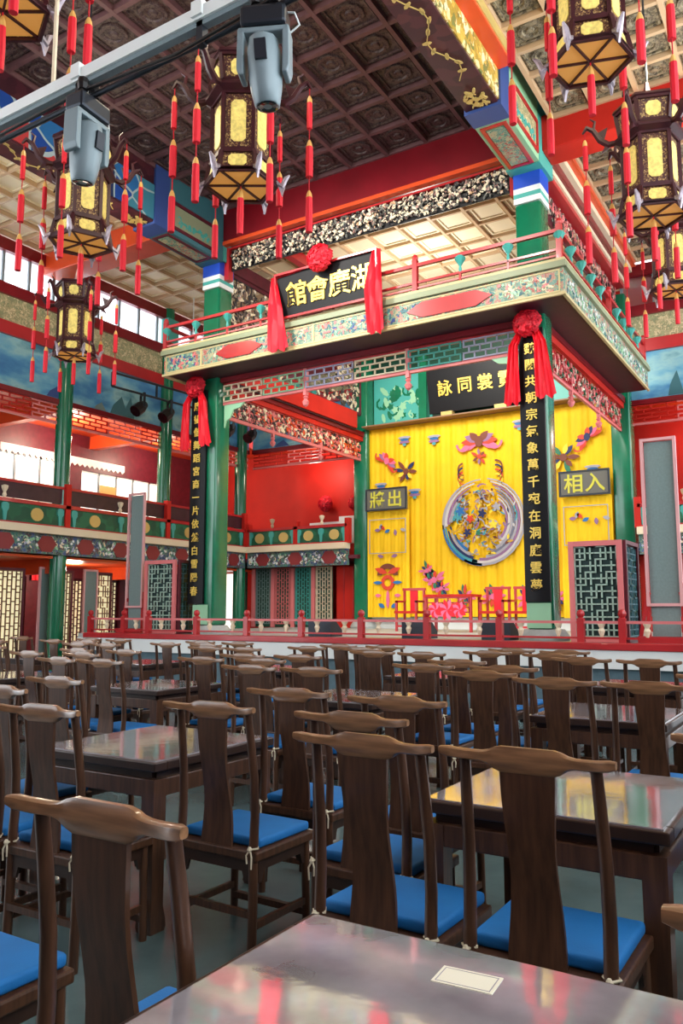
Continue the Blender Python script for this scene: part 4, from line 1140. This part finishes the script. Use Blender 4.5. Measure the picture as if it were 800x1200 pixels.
# ------------------------------------------------------------------ hexagonal palace lanterns
def make_lantern():
    r = empty('palace_lantern', (0, 0, 0))
    V6 = [(math.cos(PI / 3 * k), math.sin(PI / 3 * k)) for k in range(6)]
    tiers = [(0.0, .345, .20, .30), (.22, .285, .80, .285), (.92, .30, 1.16, .335)]   # z0,r0,z1,r1
    for ti, (z0, r0, z1, r1) in enumerate(tiers):
        for k in range(6):
            a, b = V6[k], V6[(k + 1) % 6]
            p0 = Vector((a[0] * r0, a[1] * r0, z0)); q0 = Vector((b[0] * r0, b[1] * r0, z0)); p1 = Vector((a[0] * r1, a[1] * r1, z1)); q1 = Vector((b[0] * r1, b[1] * r1, z1))
            u = (q0 - p0).normalized(); vv = ((p1 + q1) / 2 - (p0 + q0) / 2); hh = vv.length; vv.normalize(); ww = (q0 - p0).length; w1 = (q1 - p1).length
            mb = MB(); mb.plate([(.02, 0), (ww - .02, 0), (ww / 2 + w1 / 2 - .02, hh), (ww / 2 - w1 / 2 + .02, hh)], p0 - u.cross(vv) * .02, u, vv, .012)
            mb.build('lace_panel', 'lantern_lace', r, local=True)
            cx, cz = ww / 2, hh / 2; ax, az = ww * .25, hh * (.36 if ti == 1 else .31)
            c = min(ax, az) * .45
            mb = MB(); mb.plate([(cx - ax + c, cz - az), (cx + ax - c, cz - az), (cx + ax, cz - az + c), (cx + ax, cz + az - c), (cx + ax - c, cz + az), (cx - ax + c, cz + az), (cx - ax, cz + az - c), (cx - ax, cz - az + c)], p0 - u.cross(vv) * .008, u, vv, .008)
            mb.build('lit_medallion', 'lantern_glow', r, local=True)
    mb = MB()
    for ti, (z0, r0, z1, r1) in enumerate(tiers):
        for k in range(6):
            a, b = V6[k], V6[(k + 1) % 6]
            A0 = (a[0] * r0, a[1] * r0, z0); A1 = (a[0] * r1, a[1] * r1, z1); B0 = (b[0] * r0, b[1] * r0, z0); B1 = (b[0] * r1, b[1] * r1, z1)
            mb.beam(A0, A1, .036, .036); mb.beam(A0, B0, .03, .035); mb.beam(A1, B1, .03, .035)
    # eave between body and upper tier, waist rings
    mb.lathe([(.285, .80), (.37, .84), (.37, .87), (.30, .92)], 6); mb.lathe([(.30, .195), (.285, .225)], 6)
    mb.lathe([(.335, 1.16), (.37, 1.18), (.36, 1.21), (.2, 1.26), (.06, 1.32), (.02, 1.5)], 6)
    mb.build('frame', 'lantern_wood', r, local=True)
    MB().lathe([(.33, .0), (.33, .012)], 6).build('bottom_plate', 'lantern_base', r, local=True)
    mb = MB()
    for k in range(6): mb.beam((0, 0, -.008), (V6[k][0] * .34, V6[k][1] * .34, -.008), .018, .02)
    for k in range(6): mb.beam((V6[k][0] * .345, V6[k][1] * .345, -.01), (V6[(k + 1) % 6][0] * .345, V6[(k + 1) % 6][1] * .345, -.01), .03, .04)
    mb.build('bottom_rib', 'lantern_wood', r, local=True)
    MB().tube([(0, 0, 1.4), (0, 0, 3.2)], .012, 6).build('hanging_rod', 'steel_dark', r, local=True)
    arm0 = MB()
    arm0.tube([(.33, 0, .86), (.42, 0, .84), (.5, 0, .9), (.57, 0, 1.02), (.64, 0, 1.06), (.68, 0, 1.0)], [.028, .04, .035, .03, .028, .012], 6)
    arm0.tube([(.57, 0, 1.02), (.55, 0, 1.12), (.6, 0, 1.16)], [.02, .016, .006], 5); arm0.plate([(.36, .84), (.5, .74), (.44, .86)], (0, .01, 0), X_, Z_, .02)
    arm0.plate([(.46, .9), (.42, 1.04), (.54, .98)], (0, .01, 0), X_, Z_, .02)
    low = MB()
    low.tube([(.34, 0, .02), (.4, 0, -.02), (.43, 0, .06), (.47, 0, .1)], [.03, .034, .026, .01], 6); low.plate([(.36, -.01), (.4, -.12), (.43, -.02)], (0, .01, 0), X_, Z_, .02)
    tas = MB()
    strg = MB()
    z = 1.0
    for n_, (gap, ln, rad) in enumerate(((.08, .34, .026), (.12, .38, .034), (.14, .42, .032))):
        z -= gap; tas.mi = 1; tas.lathe([(.012, 0), (.024, -.03), (rad, -.07)][::-1], 8, (.66, 0, z)); tas.mi = 0
        tas.lathe([(rad, -.07), (rad * 1.08, -ln * .6), (rad * 1.02, -ln)][::-1], 8, (.66, 0, z)); z -= ln
    strg.tube([(.66, 0, 1.0), (.66, 0, z + .1)], .006, 5)
    objs = [arm0.build('dragon_arm', 'lantern_wood', r, True, local=True), low.build('corner_ornament', 'lantern_silver', r, True, local=True), tas.build('tassel', ['silk_red', 'tassel_cap'], r, True, local=True), strg.build('tassel_string', 'silk_red_dark', r, local=True)]
    for k in range(1, 6):
        for o in objs:
            c = rep(o, (0, 0, 0)); c.rotation_euler = (0, 0, PI / 3 * k)
    ct = MB(); ct.mi = 1; ct.lathe([(.03, -.14), (.024, -.09), (.01, -.05)], 8); ct.mi = 0; ct.lathe([(.03, -.5), (.034, -.3), (.03, -.14)], 8); ct.tube([(0, 0, -.06), (0, 0, 0)], .006, 5)
    ct.build('centre_tassel', ['silk_red', 'tassel_cap'], r, local=True)
    return r


LZ = 6.35
lant = [(-5.22, 6.38, 6.1, 32, 'carved hexagonal palace lantern hanging right of the left stage lamp, near ceiling middle'),
        (-7.95, 6.55, 6.2, 62, 'carved hexagonal palace lantern hanging behind the left moving stage lamp'),
        (-11.9, 9.75, 6.28, 40, 'distant small palace lantern hanging before the left gallery pillar'),
        (-1.71, 7.32, 6.78, 18, 'large palace lantern at the top right with amber bottom'),
        (-1.58, 9.55, 6.16, 20, 'palace lantern hanging at the right edge below the red cross beam'),
        (-1.9, 13.2, 6.6, 20, 'farthest right palace lantern half cut by the frame edge'),
        (-5.8, 3.85, 6.66, 32, 'palace lantern cut off at the top left corner')]
proto = None
for i, (x, y, z, a, lab) in enumerate(lant):
    if proto is None: proto = make_lantern(); o = proto
    else: o = copy_tree(proto)
    o.location = (x, y, z); o.rotation_euler = (0, 0, math.radians(a)); o.scale = (1.12, 1.12, 1.12); tag(o, lab, 'lantern', 'palace lanterns')
    lamp('lantern_top_fill', 'POINT', (x + .14, y - .1, z + 1.9), 45, (1, .86, .62), .12)  # added fill above the lantern crown, lights the ceiling

# ------------------------------------------------------------------ lighting bar with moving heads
tb = empty('lighting_bar', (-4.5, 4.05, 5.8), label='pale metal lighting bar crossing the upper left corner', cat='truss')
TY = 4.05
bx('main_bar', 'truss_metal', tb, -8.5, -2.6, TY - .05, TY + .05, 5.80, 5.90)
bx('bar_slot', 'grey_metal', tb, -8.5, -2.6, TY - .03, TY + .03, 5.76, 5.80)
MB().tube([(-8.5, TY + .02, 5.66), (-2.6, TY + .02, 5.66)], .025, 10).build('lower_pipe', 'steel_dark', tb)
for x in (-7.6, -6.3, -5.0, -3.7):
    bx('bracket', 'steel_dark', tb, x - .03, x + .03, TY - .03, TY + .03, 5.62, 5.81)
    bx('clamp', 'truss_metal', tb, x - .05, x + .05, TY - .07, TY + .07, 5.82, 5.94)
MB().tube([(-5.35, TY, 5.9), (-5.35, TY, 10.3)], .02, 6).build('hanging_chain', 'cream', tb)
MB().tube([(-8.5, TY - .05, 5.7), (-6.5, TY - .06, 5.62), (-4.9, TY - .05, 5.68), (-3.9, TY - .05, 5.6), (-2.6, TY - .05, 5.7)], .015, 6).build('cable', 'black', tb)


def moving_head(x, y, z, rz, tilt, label):
    r = empty('moving_head_lamp', (x, y, z), rz, label, 'stage lamp', 'moving head stage lamps'); r.scale = (.8, .8, .8)
    MB().box(-.2, .2, -.12, .12, -.12, .06).build('base', 'steel_dark', r, local=True, bevel=.03)
    mb = MB()
    for s in (-.08, .08): mb.box(s - .03, s + .03, -.02, .02, .06, .2); mb.lathe([(.05, .14), (.06, .2), (.05, .26)], 8, (s, 0, 0))
    mb.build('clamp', 'black', r, local=True)
    mb = MB()
    for s in (-1, 1):
        mb.plate([(0, -.14), (.06, -.14), (.065, -.5), (.045, -.56), (.0, -.56)] if s > 0 else [(0, -.14), (0, -.56), (-.045, -.56), (-.065, -.5), (-.06, -.14)], (s * .165, .09, 0), X_, Z_, .18)
    mb.box(-.22, .22, -.09, .09, -.18, -.13)
    mb.build('yoke', 'grey_metal', r, local=True, bevel=.012)
    h = MB().lathe([(.07, .24), (.125, .2), (.15, .08), (.15, -.1), (.135, -.24), (.11, -.36), (.10, -.37)][::-1], 10, (0, 0, 0)).build('head', 'grey_metal', r, smooth=True, local=True)
    h.location = (0, 0, -.42); h.rotation_euler = tilt; h.scale = (1, 1.12, 1)
    l = MB().lathe([(.0, -.365), (.075, -.375), (.09, -.372), (.1, -.36)], 16).build('lens', 'lens', h, local=True)
    MB().box(-.05, .05, -.165, -.14, -.05, .12).build('vent', 'steel_dark', h, local=True)
    mb = MB(); mb.tube([(.15, 0, .05), (.26, -.02, .02), (.3, 0, -.08), (.22, .03, -.12), (.16, 0, -.1)], .01, 5); mb.build('safety_cable', 'truss_metal', r, local=True)
    return r


moving_head(-3.12, TY, 5.59, math.radians(25), (.12, -.06, 0), 'grey moving head stage lamp at the right end of lighting bar')
moving_head(-4.9, TY, 5.56, math.radians(95), (.15, -.05, 0), 'grey moving head stage lamp in the middle of lighting bar')


# black stage spots on a bar by the left gallery
sb = empty('spot_bar', (XG + .9, 16.3, 6.9), label='thin black double lamp bar before the left mural', cat='truss')
for z in (6.95, 7.3): MB().tube([(XG + .9, 13.2, z), (XG + 1.4, 18.7, z)], .03, 8).build('pipe', 'steel_dark', sb)
for k in range(5):
    t = k / 4; bx('rung', 'steel_dark', sb, XG + .9 + .5 * t - .02, XG + .9 + .5 * t + .02, 13.2 + 5.5 * t - .02, 13.2 + 5.5 * t + .02, 6.95, 7.3)
MB().tube([(XG + 1.1, 15.8, 7.3), (XG + 1.1, 15.8, 10.04)], .015, 6).build('hanging_rod', 'truss_metal', sb)
for k in range(4):
    t = (.17, .33, .74, .9)[k]; x = XG + .9 + .5 * t; y = 13.2 + 5.5 * t
    r = empty('spot_lamp', (x, y, 6.9), math.radians(-30), 'black spot lamp on the lamp bar, %s from the left' % ['first', 'second', 'third', 'fourth'][k], 'stage lamp', 'black spot lamps')
    mb = MB(); mb.lathe([(.16, -.3), (.15, -.05), (.1, .1), (.05, .14)], 10); hd = mb.build('lamp_body', 'black', r, local=True); hd.location = (0, 0, -.25); hd.rotation_euler = (-.9, 0, .5)
    MB().lathe([(.1, -.3), (.15, -.305)], 10).build('lens', 'lens', hd, local=True)
    mb = MB(); mb.box(-.19, -.165, -.03, .03, -.3, .05); mb.box(.165, .19, -.03, .03, -.3, .05); mb.box(-.19, .19, -.03, .03, .03, .06); mb.build('yoke', 'steel_dark', r, local=True)

# ------------------------------------------------------------------ tables and chairs
def make_table(w_, d_):
    r = empty('tea_table', (0, 0, 0)); a, b = w_ / 2, d_ / 2
    mb = MB()
    mb.frame((-a, -b, .755), X_, Y_, w_, d_, .085, .045)
    mb.build('top_frame', 'wood_dark', r, local=True, bevel=.006)
    MB().box(-a + .022, a - .022, -b + .022, b - .022, .80, .806).build('glass_sheet', 'table_glass', r, local=True)
    MB().box(-a + .08, a - .08, -b + .08, b - .08, .765, .796).build('top_panel', 'table_lacquer', r, local=True)
    for s in (-1, 1):
        MB().box(-a + .06, a - .06, s * (b - .06) - .015, s * (b - .06) + .015, .715, .756).build('waist', 'wood_dark', r, local=True)
        MB().box(s * (a - .06) - .015, s * (a - .06) + .015, -b + .06, b - .06, .715, .756).build('waist', 'wood_dark', r, local=True)
        MB().box(-a + .02, a - .02, s * (b - .035) - .018, s * (b - .035) + .018, .63, .716).build('apron', 'wood', r, local=True, bevel=.006)
        MB().box(s * (a - .035) - .018, s * (a - .035) + .018, -b + .02, b - .02, .63, .716).build('apron', 'wood', r, local=True, bevel=.006)
    for sx in (-1, 1):
        for sy in (-1, 1):
            x, y = sx * (a - .055), sy * (b - .055); h = .04
            mb = MB(); vs = []
            prof = [(.716, 0, .042), (.3, 0, .040), (.12, 0, .040), (.06, .012, .048), (.02, .016, .05), (0, .012, .046)]
            for z, ins, hw in prof:
                cx, cy = x - sx * ins, y - sy * ins
                vs += [(cx - hw, cy - hw, z), (cx + hw, cy - hw, z), (cx + hw, cy + hw, z), (cx - hw, cy + hw, z)]
            k = len(prof); fs = [(i * 4 + (j + 1) % 4, i * 4 + j, (i + 1) * 4 + j, (i + 1) * 4 + (j + 1) % 4) for i in range(k - 1) for j in range(4)]
            fs += [(0, 1, 2, 3), (k * 4 - 1, k * 4 - 2, k * 4 - 3, k * 4 - 4)]
            mb.add(vs, fs).build('leg', 'wood', r, local=True, smooth=True)
    return r


def make_chair():
    r = empty('yoke_back_chair', (0, 0, 0))
    by = -.205
    # rear legs run up into the back posts
    for s in (-1, 1):
        pts = [(s * .218, by - .006, 0), (s * .218, by, .25), (s * .218, by, .47), (s * .218, by + .008, .62), (s * .216, by + .002, .78), (s * .211, by - .02, .95), (s * .207, by - .04, 1.075)]
        MB().tube(pts, [.022, .022, .022, .021, .02, .019, .018], 10).build('rear_leg', 'wood', r, smooth=True, local=True)
        MB().tube([(s * .225, .195, 0), (s * .22, .19, .44)], [.02, .02], 10).build('front_leg', 'wood', r, smooth=True, local=True)
    # yoke top rail
    n = 26; m = 10; vs = []
    for i in range(n + 1):
        x = -.275 + .55 * i / n; ax = abs(x)
        t = min(1, max(0, (ax - .085) / .06)); t = t * t * (3 - 2 * t)
        hz = .040 * (1 - t) + .0165 * t; hy = .016 * (1 - t) + .0185 * t
        zc = 1.074 * (1 - t) + 1.079 * t + .012 * max(0, (ax - .16) / .115) ** 2
        yc = by - .045 - .035 * max(0, (ax - .1) / .175) ** 2
        if i in (0, n): hz *= .7; hy *= .7
        for j in range(m):
            a = 2 * PI * j / m; c, s = math.cos(a), math.sin(a)
            vs.append((x, yc + hy * math.copysign(abs(c) ** .6, c), zc + hz * math.copysign(abs(s) ** .6, s)))
    fs = [(i * m + j, (i + 1) * m + j, (i + 1) * m + (j + 1) % m, i * m + (j + 1) % m) for i in range(n) for j in range(m)]
    fs += [tuple(range(m)), tuple(n * m + j for j in range(m))[::-1]]
    mb = MB(); mb.add(vs, fs); mb.build('top_rail', 'wood_rail_lit', r, smooth=True, local=True)
    # S-curved splat
    n = 12; vs = []
    for i in range(n + 1):
        z = .46 + .59 * i / n; f = i / n
        yc = by + .012 * math.sin(f * 2 * PI) - .045 * f * f - .0
        hw = .083 + .008 * math.cos(f * 2 * PI) - .004 * f
        vs += [(-hw, yc - .007, z), (hw, yc - .007, z), (hw, yc + .007, z), (-hw, yc + .007, z)]
    fs = [(i * 4 + j, i * 4 + (j + 1) % 4, (i + 1) * 4 + (j + 1) % 4, (i + 1) * 4 + j) for i in range(n) for j in range(4)] + [(3, 2, 1, 0), (n * 4, n * 4 + 1, n * 4 + 2, n * 4 + 3)]
    mb = MB(); mb.add(vs, fs); mb.build('back_splat', 'wood', r, smooth=True, local=True)
    MB().box(-.25, .25, -.225, .225, .425, .468).build('seat', 'wood', r, local=True, bevel=.008)
    for y, nm in ((.19, 'f'), (by, 'b')):
        MB().plate([(-.2, .07), (-.2, -.03), (-.175, -.03), (-.16, .02), (.16, .02), (.175, -.03), (.2, -.03), (.2, .07)], (0, y + .006, .356), X_, Z_, .014).build('apron', 'wood_dark', r, local=True)
    for s in (-1, 1):
        MB().plate([(-.18, .07), (-.18, -.03), (-.155, -.03), (-.14, .02), (.14, .02), (.155, -.03), (.18, -.03), (.18, .07)], (s * .22 - .006, 0, .356), Y_, Z_, .014).build('apron', 'wood_dark', r, local=True)
        MB().beam((s * .222, -.2, .15), (s * .222, .19, .15), .022, .03).build('stretcher', 'wood', r, local=True)
    MB().beam((-.22, by - .01, .2), (.22, by - .01, .2), .022, .03).build('stretcher', 'wood', r, local=True)
    MB().beam((-.22, .19, .1), (.22, .19, .1), .03, .03).build('stretcher', 'wood', r, local=True)
    cu = MB().box(-.228, .228, -.17, .215, .469, .512).build('cushion', 'cushion', r, local=True, bevel=.014, seg=3, smooth=True)
    for s in (-1, 1):
        mb = MB(); mb.tube([(s * .215, by + .03, .485), (s * .245, by, .482), (s * .22, by - .027, .48), (s * .195, by, .482), (s * .215, by + .03, .485)], .005, 5)
        mb.tube([(s * .22, by - .027, .48), (s * .235, by - .035, .45), (s * .232, by - .034, .40)], .004, 5); mb.tube([(s * .22, by - .027, .48), (s * .205, by - .036, .455), (s * .208, by - .034, .42)], .004, 5)
        mb.lathe([(.006, -.012), (.012, 0), (.006, .012)], 6, (s * .22, by - .03, .48)); mb.build('cushion_tie', 'string', r, local=True)
    return r


TABLES = [  # id, x0, x1, y0, y1, description
    ('R1', -1.15, -.22, .76, 1.72, 'front table with paper card'),
    ('R2a', -1.45, -.53, 2.92, 3.88, 'table reflecting yellow'),
    ('R2b', -3.78, -2.86, 2.92, 3.88, 'pale shiny table at left'),
    ('R3a', -1.92, -1.0, 5.6, 6.56, 'third-row table at right'),
    ('R3b', -4.1, -3.18, 5.6, 6.56, 'third-row table at middle'),
    ('R3c', -6.3, -5.38, 5.5, 6.45, 'third-row table at left'),
    ('R3d', -8.6, -7.7, 5.5, 6.45, 'third-row table cut off at left'),
    ('R4a', -2.2, -1.3, 8.0, 8.95, 'first back-row table from right'),
    ('R4b', -4.45, -3.55, 8.1, 9.1, 'second back-row table from right'),
    ('R4c', -6.7, -5.8, 8.0, 8.95, 'third back-row table from right'),
    ('R4d', -9.0, -8.1, 8.0, 8.95, 'fourth back-row table from right'),
    ('R4e', -11.3, -10.4, 8.0, 8.95, 'fifth back-row table from right'),
]
tproto = None
tc = {}
for (tid, x0, x1, y0, y1, d) in TABLES:
    if tproto is None: tproto = make_table(.92, .96); o = tproto
    else: o = copy_tree(tproto)
    o.location = ((x0 + x1) / 2, (y0 + y1) / 2, 0); tc[tid] = (x0, x1, y0, y1, d)
    lab = {'R1': 'dark square tea table in the foreground with a paper card', 'R2a': 'dark tea table whose glass top mirrors the yellow curtain', 'R2b': 'dark tea table with pale shiny top left of centre'}.get(tid, 'dark tea table, ' + d)
    tag(o, lab, 'table', 'tea tables')

CH = [  # x, y of the top rail, table, place
    (-1.415, 1.285, 'R1', 'left'), (-2.27, 1.28, 'R1', 'far left'), (.03, 1.33, 'R1', 'right'),
    (-1.405, 2.44, 'R2a', 'near left'), (-.845, 2.45, 'R2a', 'near right'), (-1.75, 2.94, 'R2a', 'left nearer'), (-1.88, 3.60, 'R2a', 'left farther'),
    (-.26, 3.11, 'R2a', 'right nearer'), (-.27, 3.73, 'R2a', 'right farther'),
    (-3.10, 2.44, 'R2b', 'near right'), (-3.66, 2.44, 'R2b', 'near left'), (-2.51, 2.93, 'R2b', 'right nearer'), (-2.59, 3.67, 'R2b', 'right farther'),
    (-4.1, 2.95, 'R2b', 'left nearer'), (-4.31, 3.52, 'R2b', 'left farther'),
    (-1.56, 5.12, 'R3a', 'near left'), (-1.0, 5.12, 'R3a', 'near right'), (-2.21, 5.45, 'R3a', 'left nearer'), (-2.25, 6.05, 'R3a', 'left farther'), (-.72, 6.0, 'R3a', 'right farther'),
    (-3.42, 5.12, 'R3b', 'near right'), (-3.98, 5.1, 'R3b', 'near left'), (-2.88, 5.95, 'R3b', 'right nearer'), (-2.88, 6.6, 'R3b', 'right farther'), (-4.45, 5.85, 'R3b', 'left nearer'), (-4.5, 6.5, 'R3b', 'left farther'),
    (-5.56, 5.0, 'R3c', 'near right'), (-6.12, 5.0, 'R3c', 'near left'), (-5.06, 5.75, 'R3c', 'right nearer'), (-5.1, 6.4, 'R3c', 'right farther'), (-6.62, 5.7, 'R3c', 'left nearer'), (-6.7, 6.35, 'R3c', 'left farther'),
    (-7.35, 5.6, 'R3d', 'right nearer'), (-7.4, 6.3, 'R3d', 'right farther'), (-7.9, 5.0, 'R3d', 'near right'), (-8.95, 6.3, 'R3d', 'left farther'),
]
for tid in ('R4a', 'R4b', 'R4c', 'R4d', 'R4e'):
    x0, x1, y0, y1, d = tc[tid]; xm = (x0 + x1) / 2
    CH += [(xm - .295, y0 - .49, tid, 'near left'), (xm + .295, y0 - .5, tid, 'near right'), (x0 - .33, y0 + .08, tid, 'left nearer'), (x0 - .36, y0 + .75, tid, 'left farther'),
           (x1 + .33, y0 + .1, tid, 'right nearer'), (x1 + .35, y0 + .78, tid, 'right farther')]
PL = {'far left': 'cut off at lower left, second chair left of', 'left': 'directly left of', 'right': 'directly right of', 'near left': 'left of two before', 'near right': 'right of two before',
      'left nearer': 'nearer of two left of', 'left farther': 'farther of two left of', 'right nearer': 'nearer of two right of', 'right farther': 'farther of two right of'}
cproto = None
rc = random.Random(4)
for i, (x, y, tid, place) in enumerate(CH):
    if cproto is None: cproto = make_chair(); o = cproto
    else: o = copy_tree(cproto)
    o.location = (x, y + .25, 0); o.rotation_euler = (0, 0, rc.uniform(-.035, .035) if i > 1 else 0)
    tag(o, 'dark chair, blue cushion, %s the %s' % (PL[place], tc[tid][4]) if place != 'far left' else 'dark chair, blue cushion, cut off at the lower left corner', 'chair', 'yoke-back chairs')

# paper card on the front table
pc = empty('paper_card', (-.675, 1.565, .806), math.radians(4), 'small cream printed card lying on the front table', 'card')
MB().box(-.062, .062, -.038, .038, 0, .002).build('card', 'paper', pc, local=True)
MB().frame((-.056, -.032, .002), X_, Y_, .112, .064, .002, .0004).build('printed_border', 'paper_ink', pc, local=True)
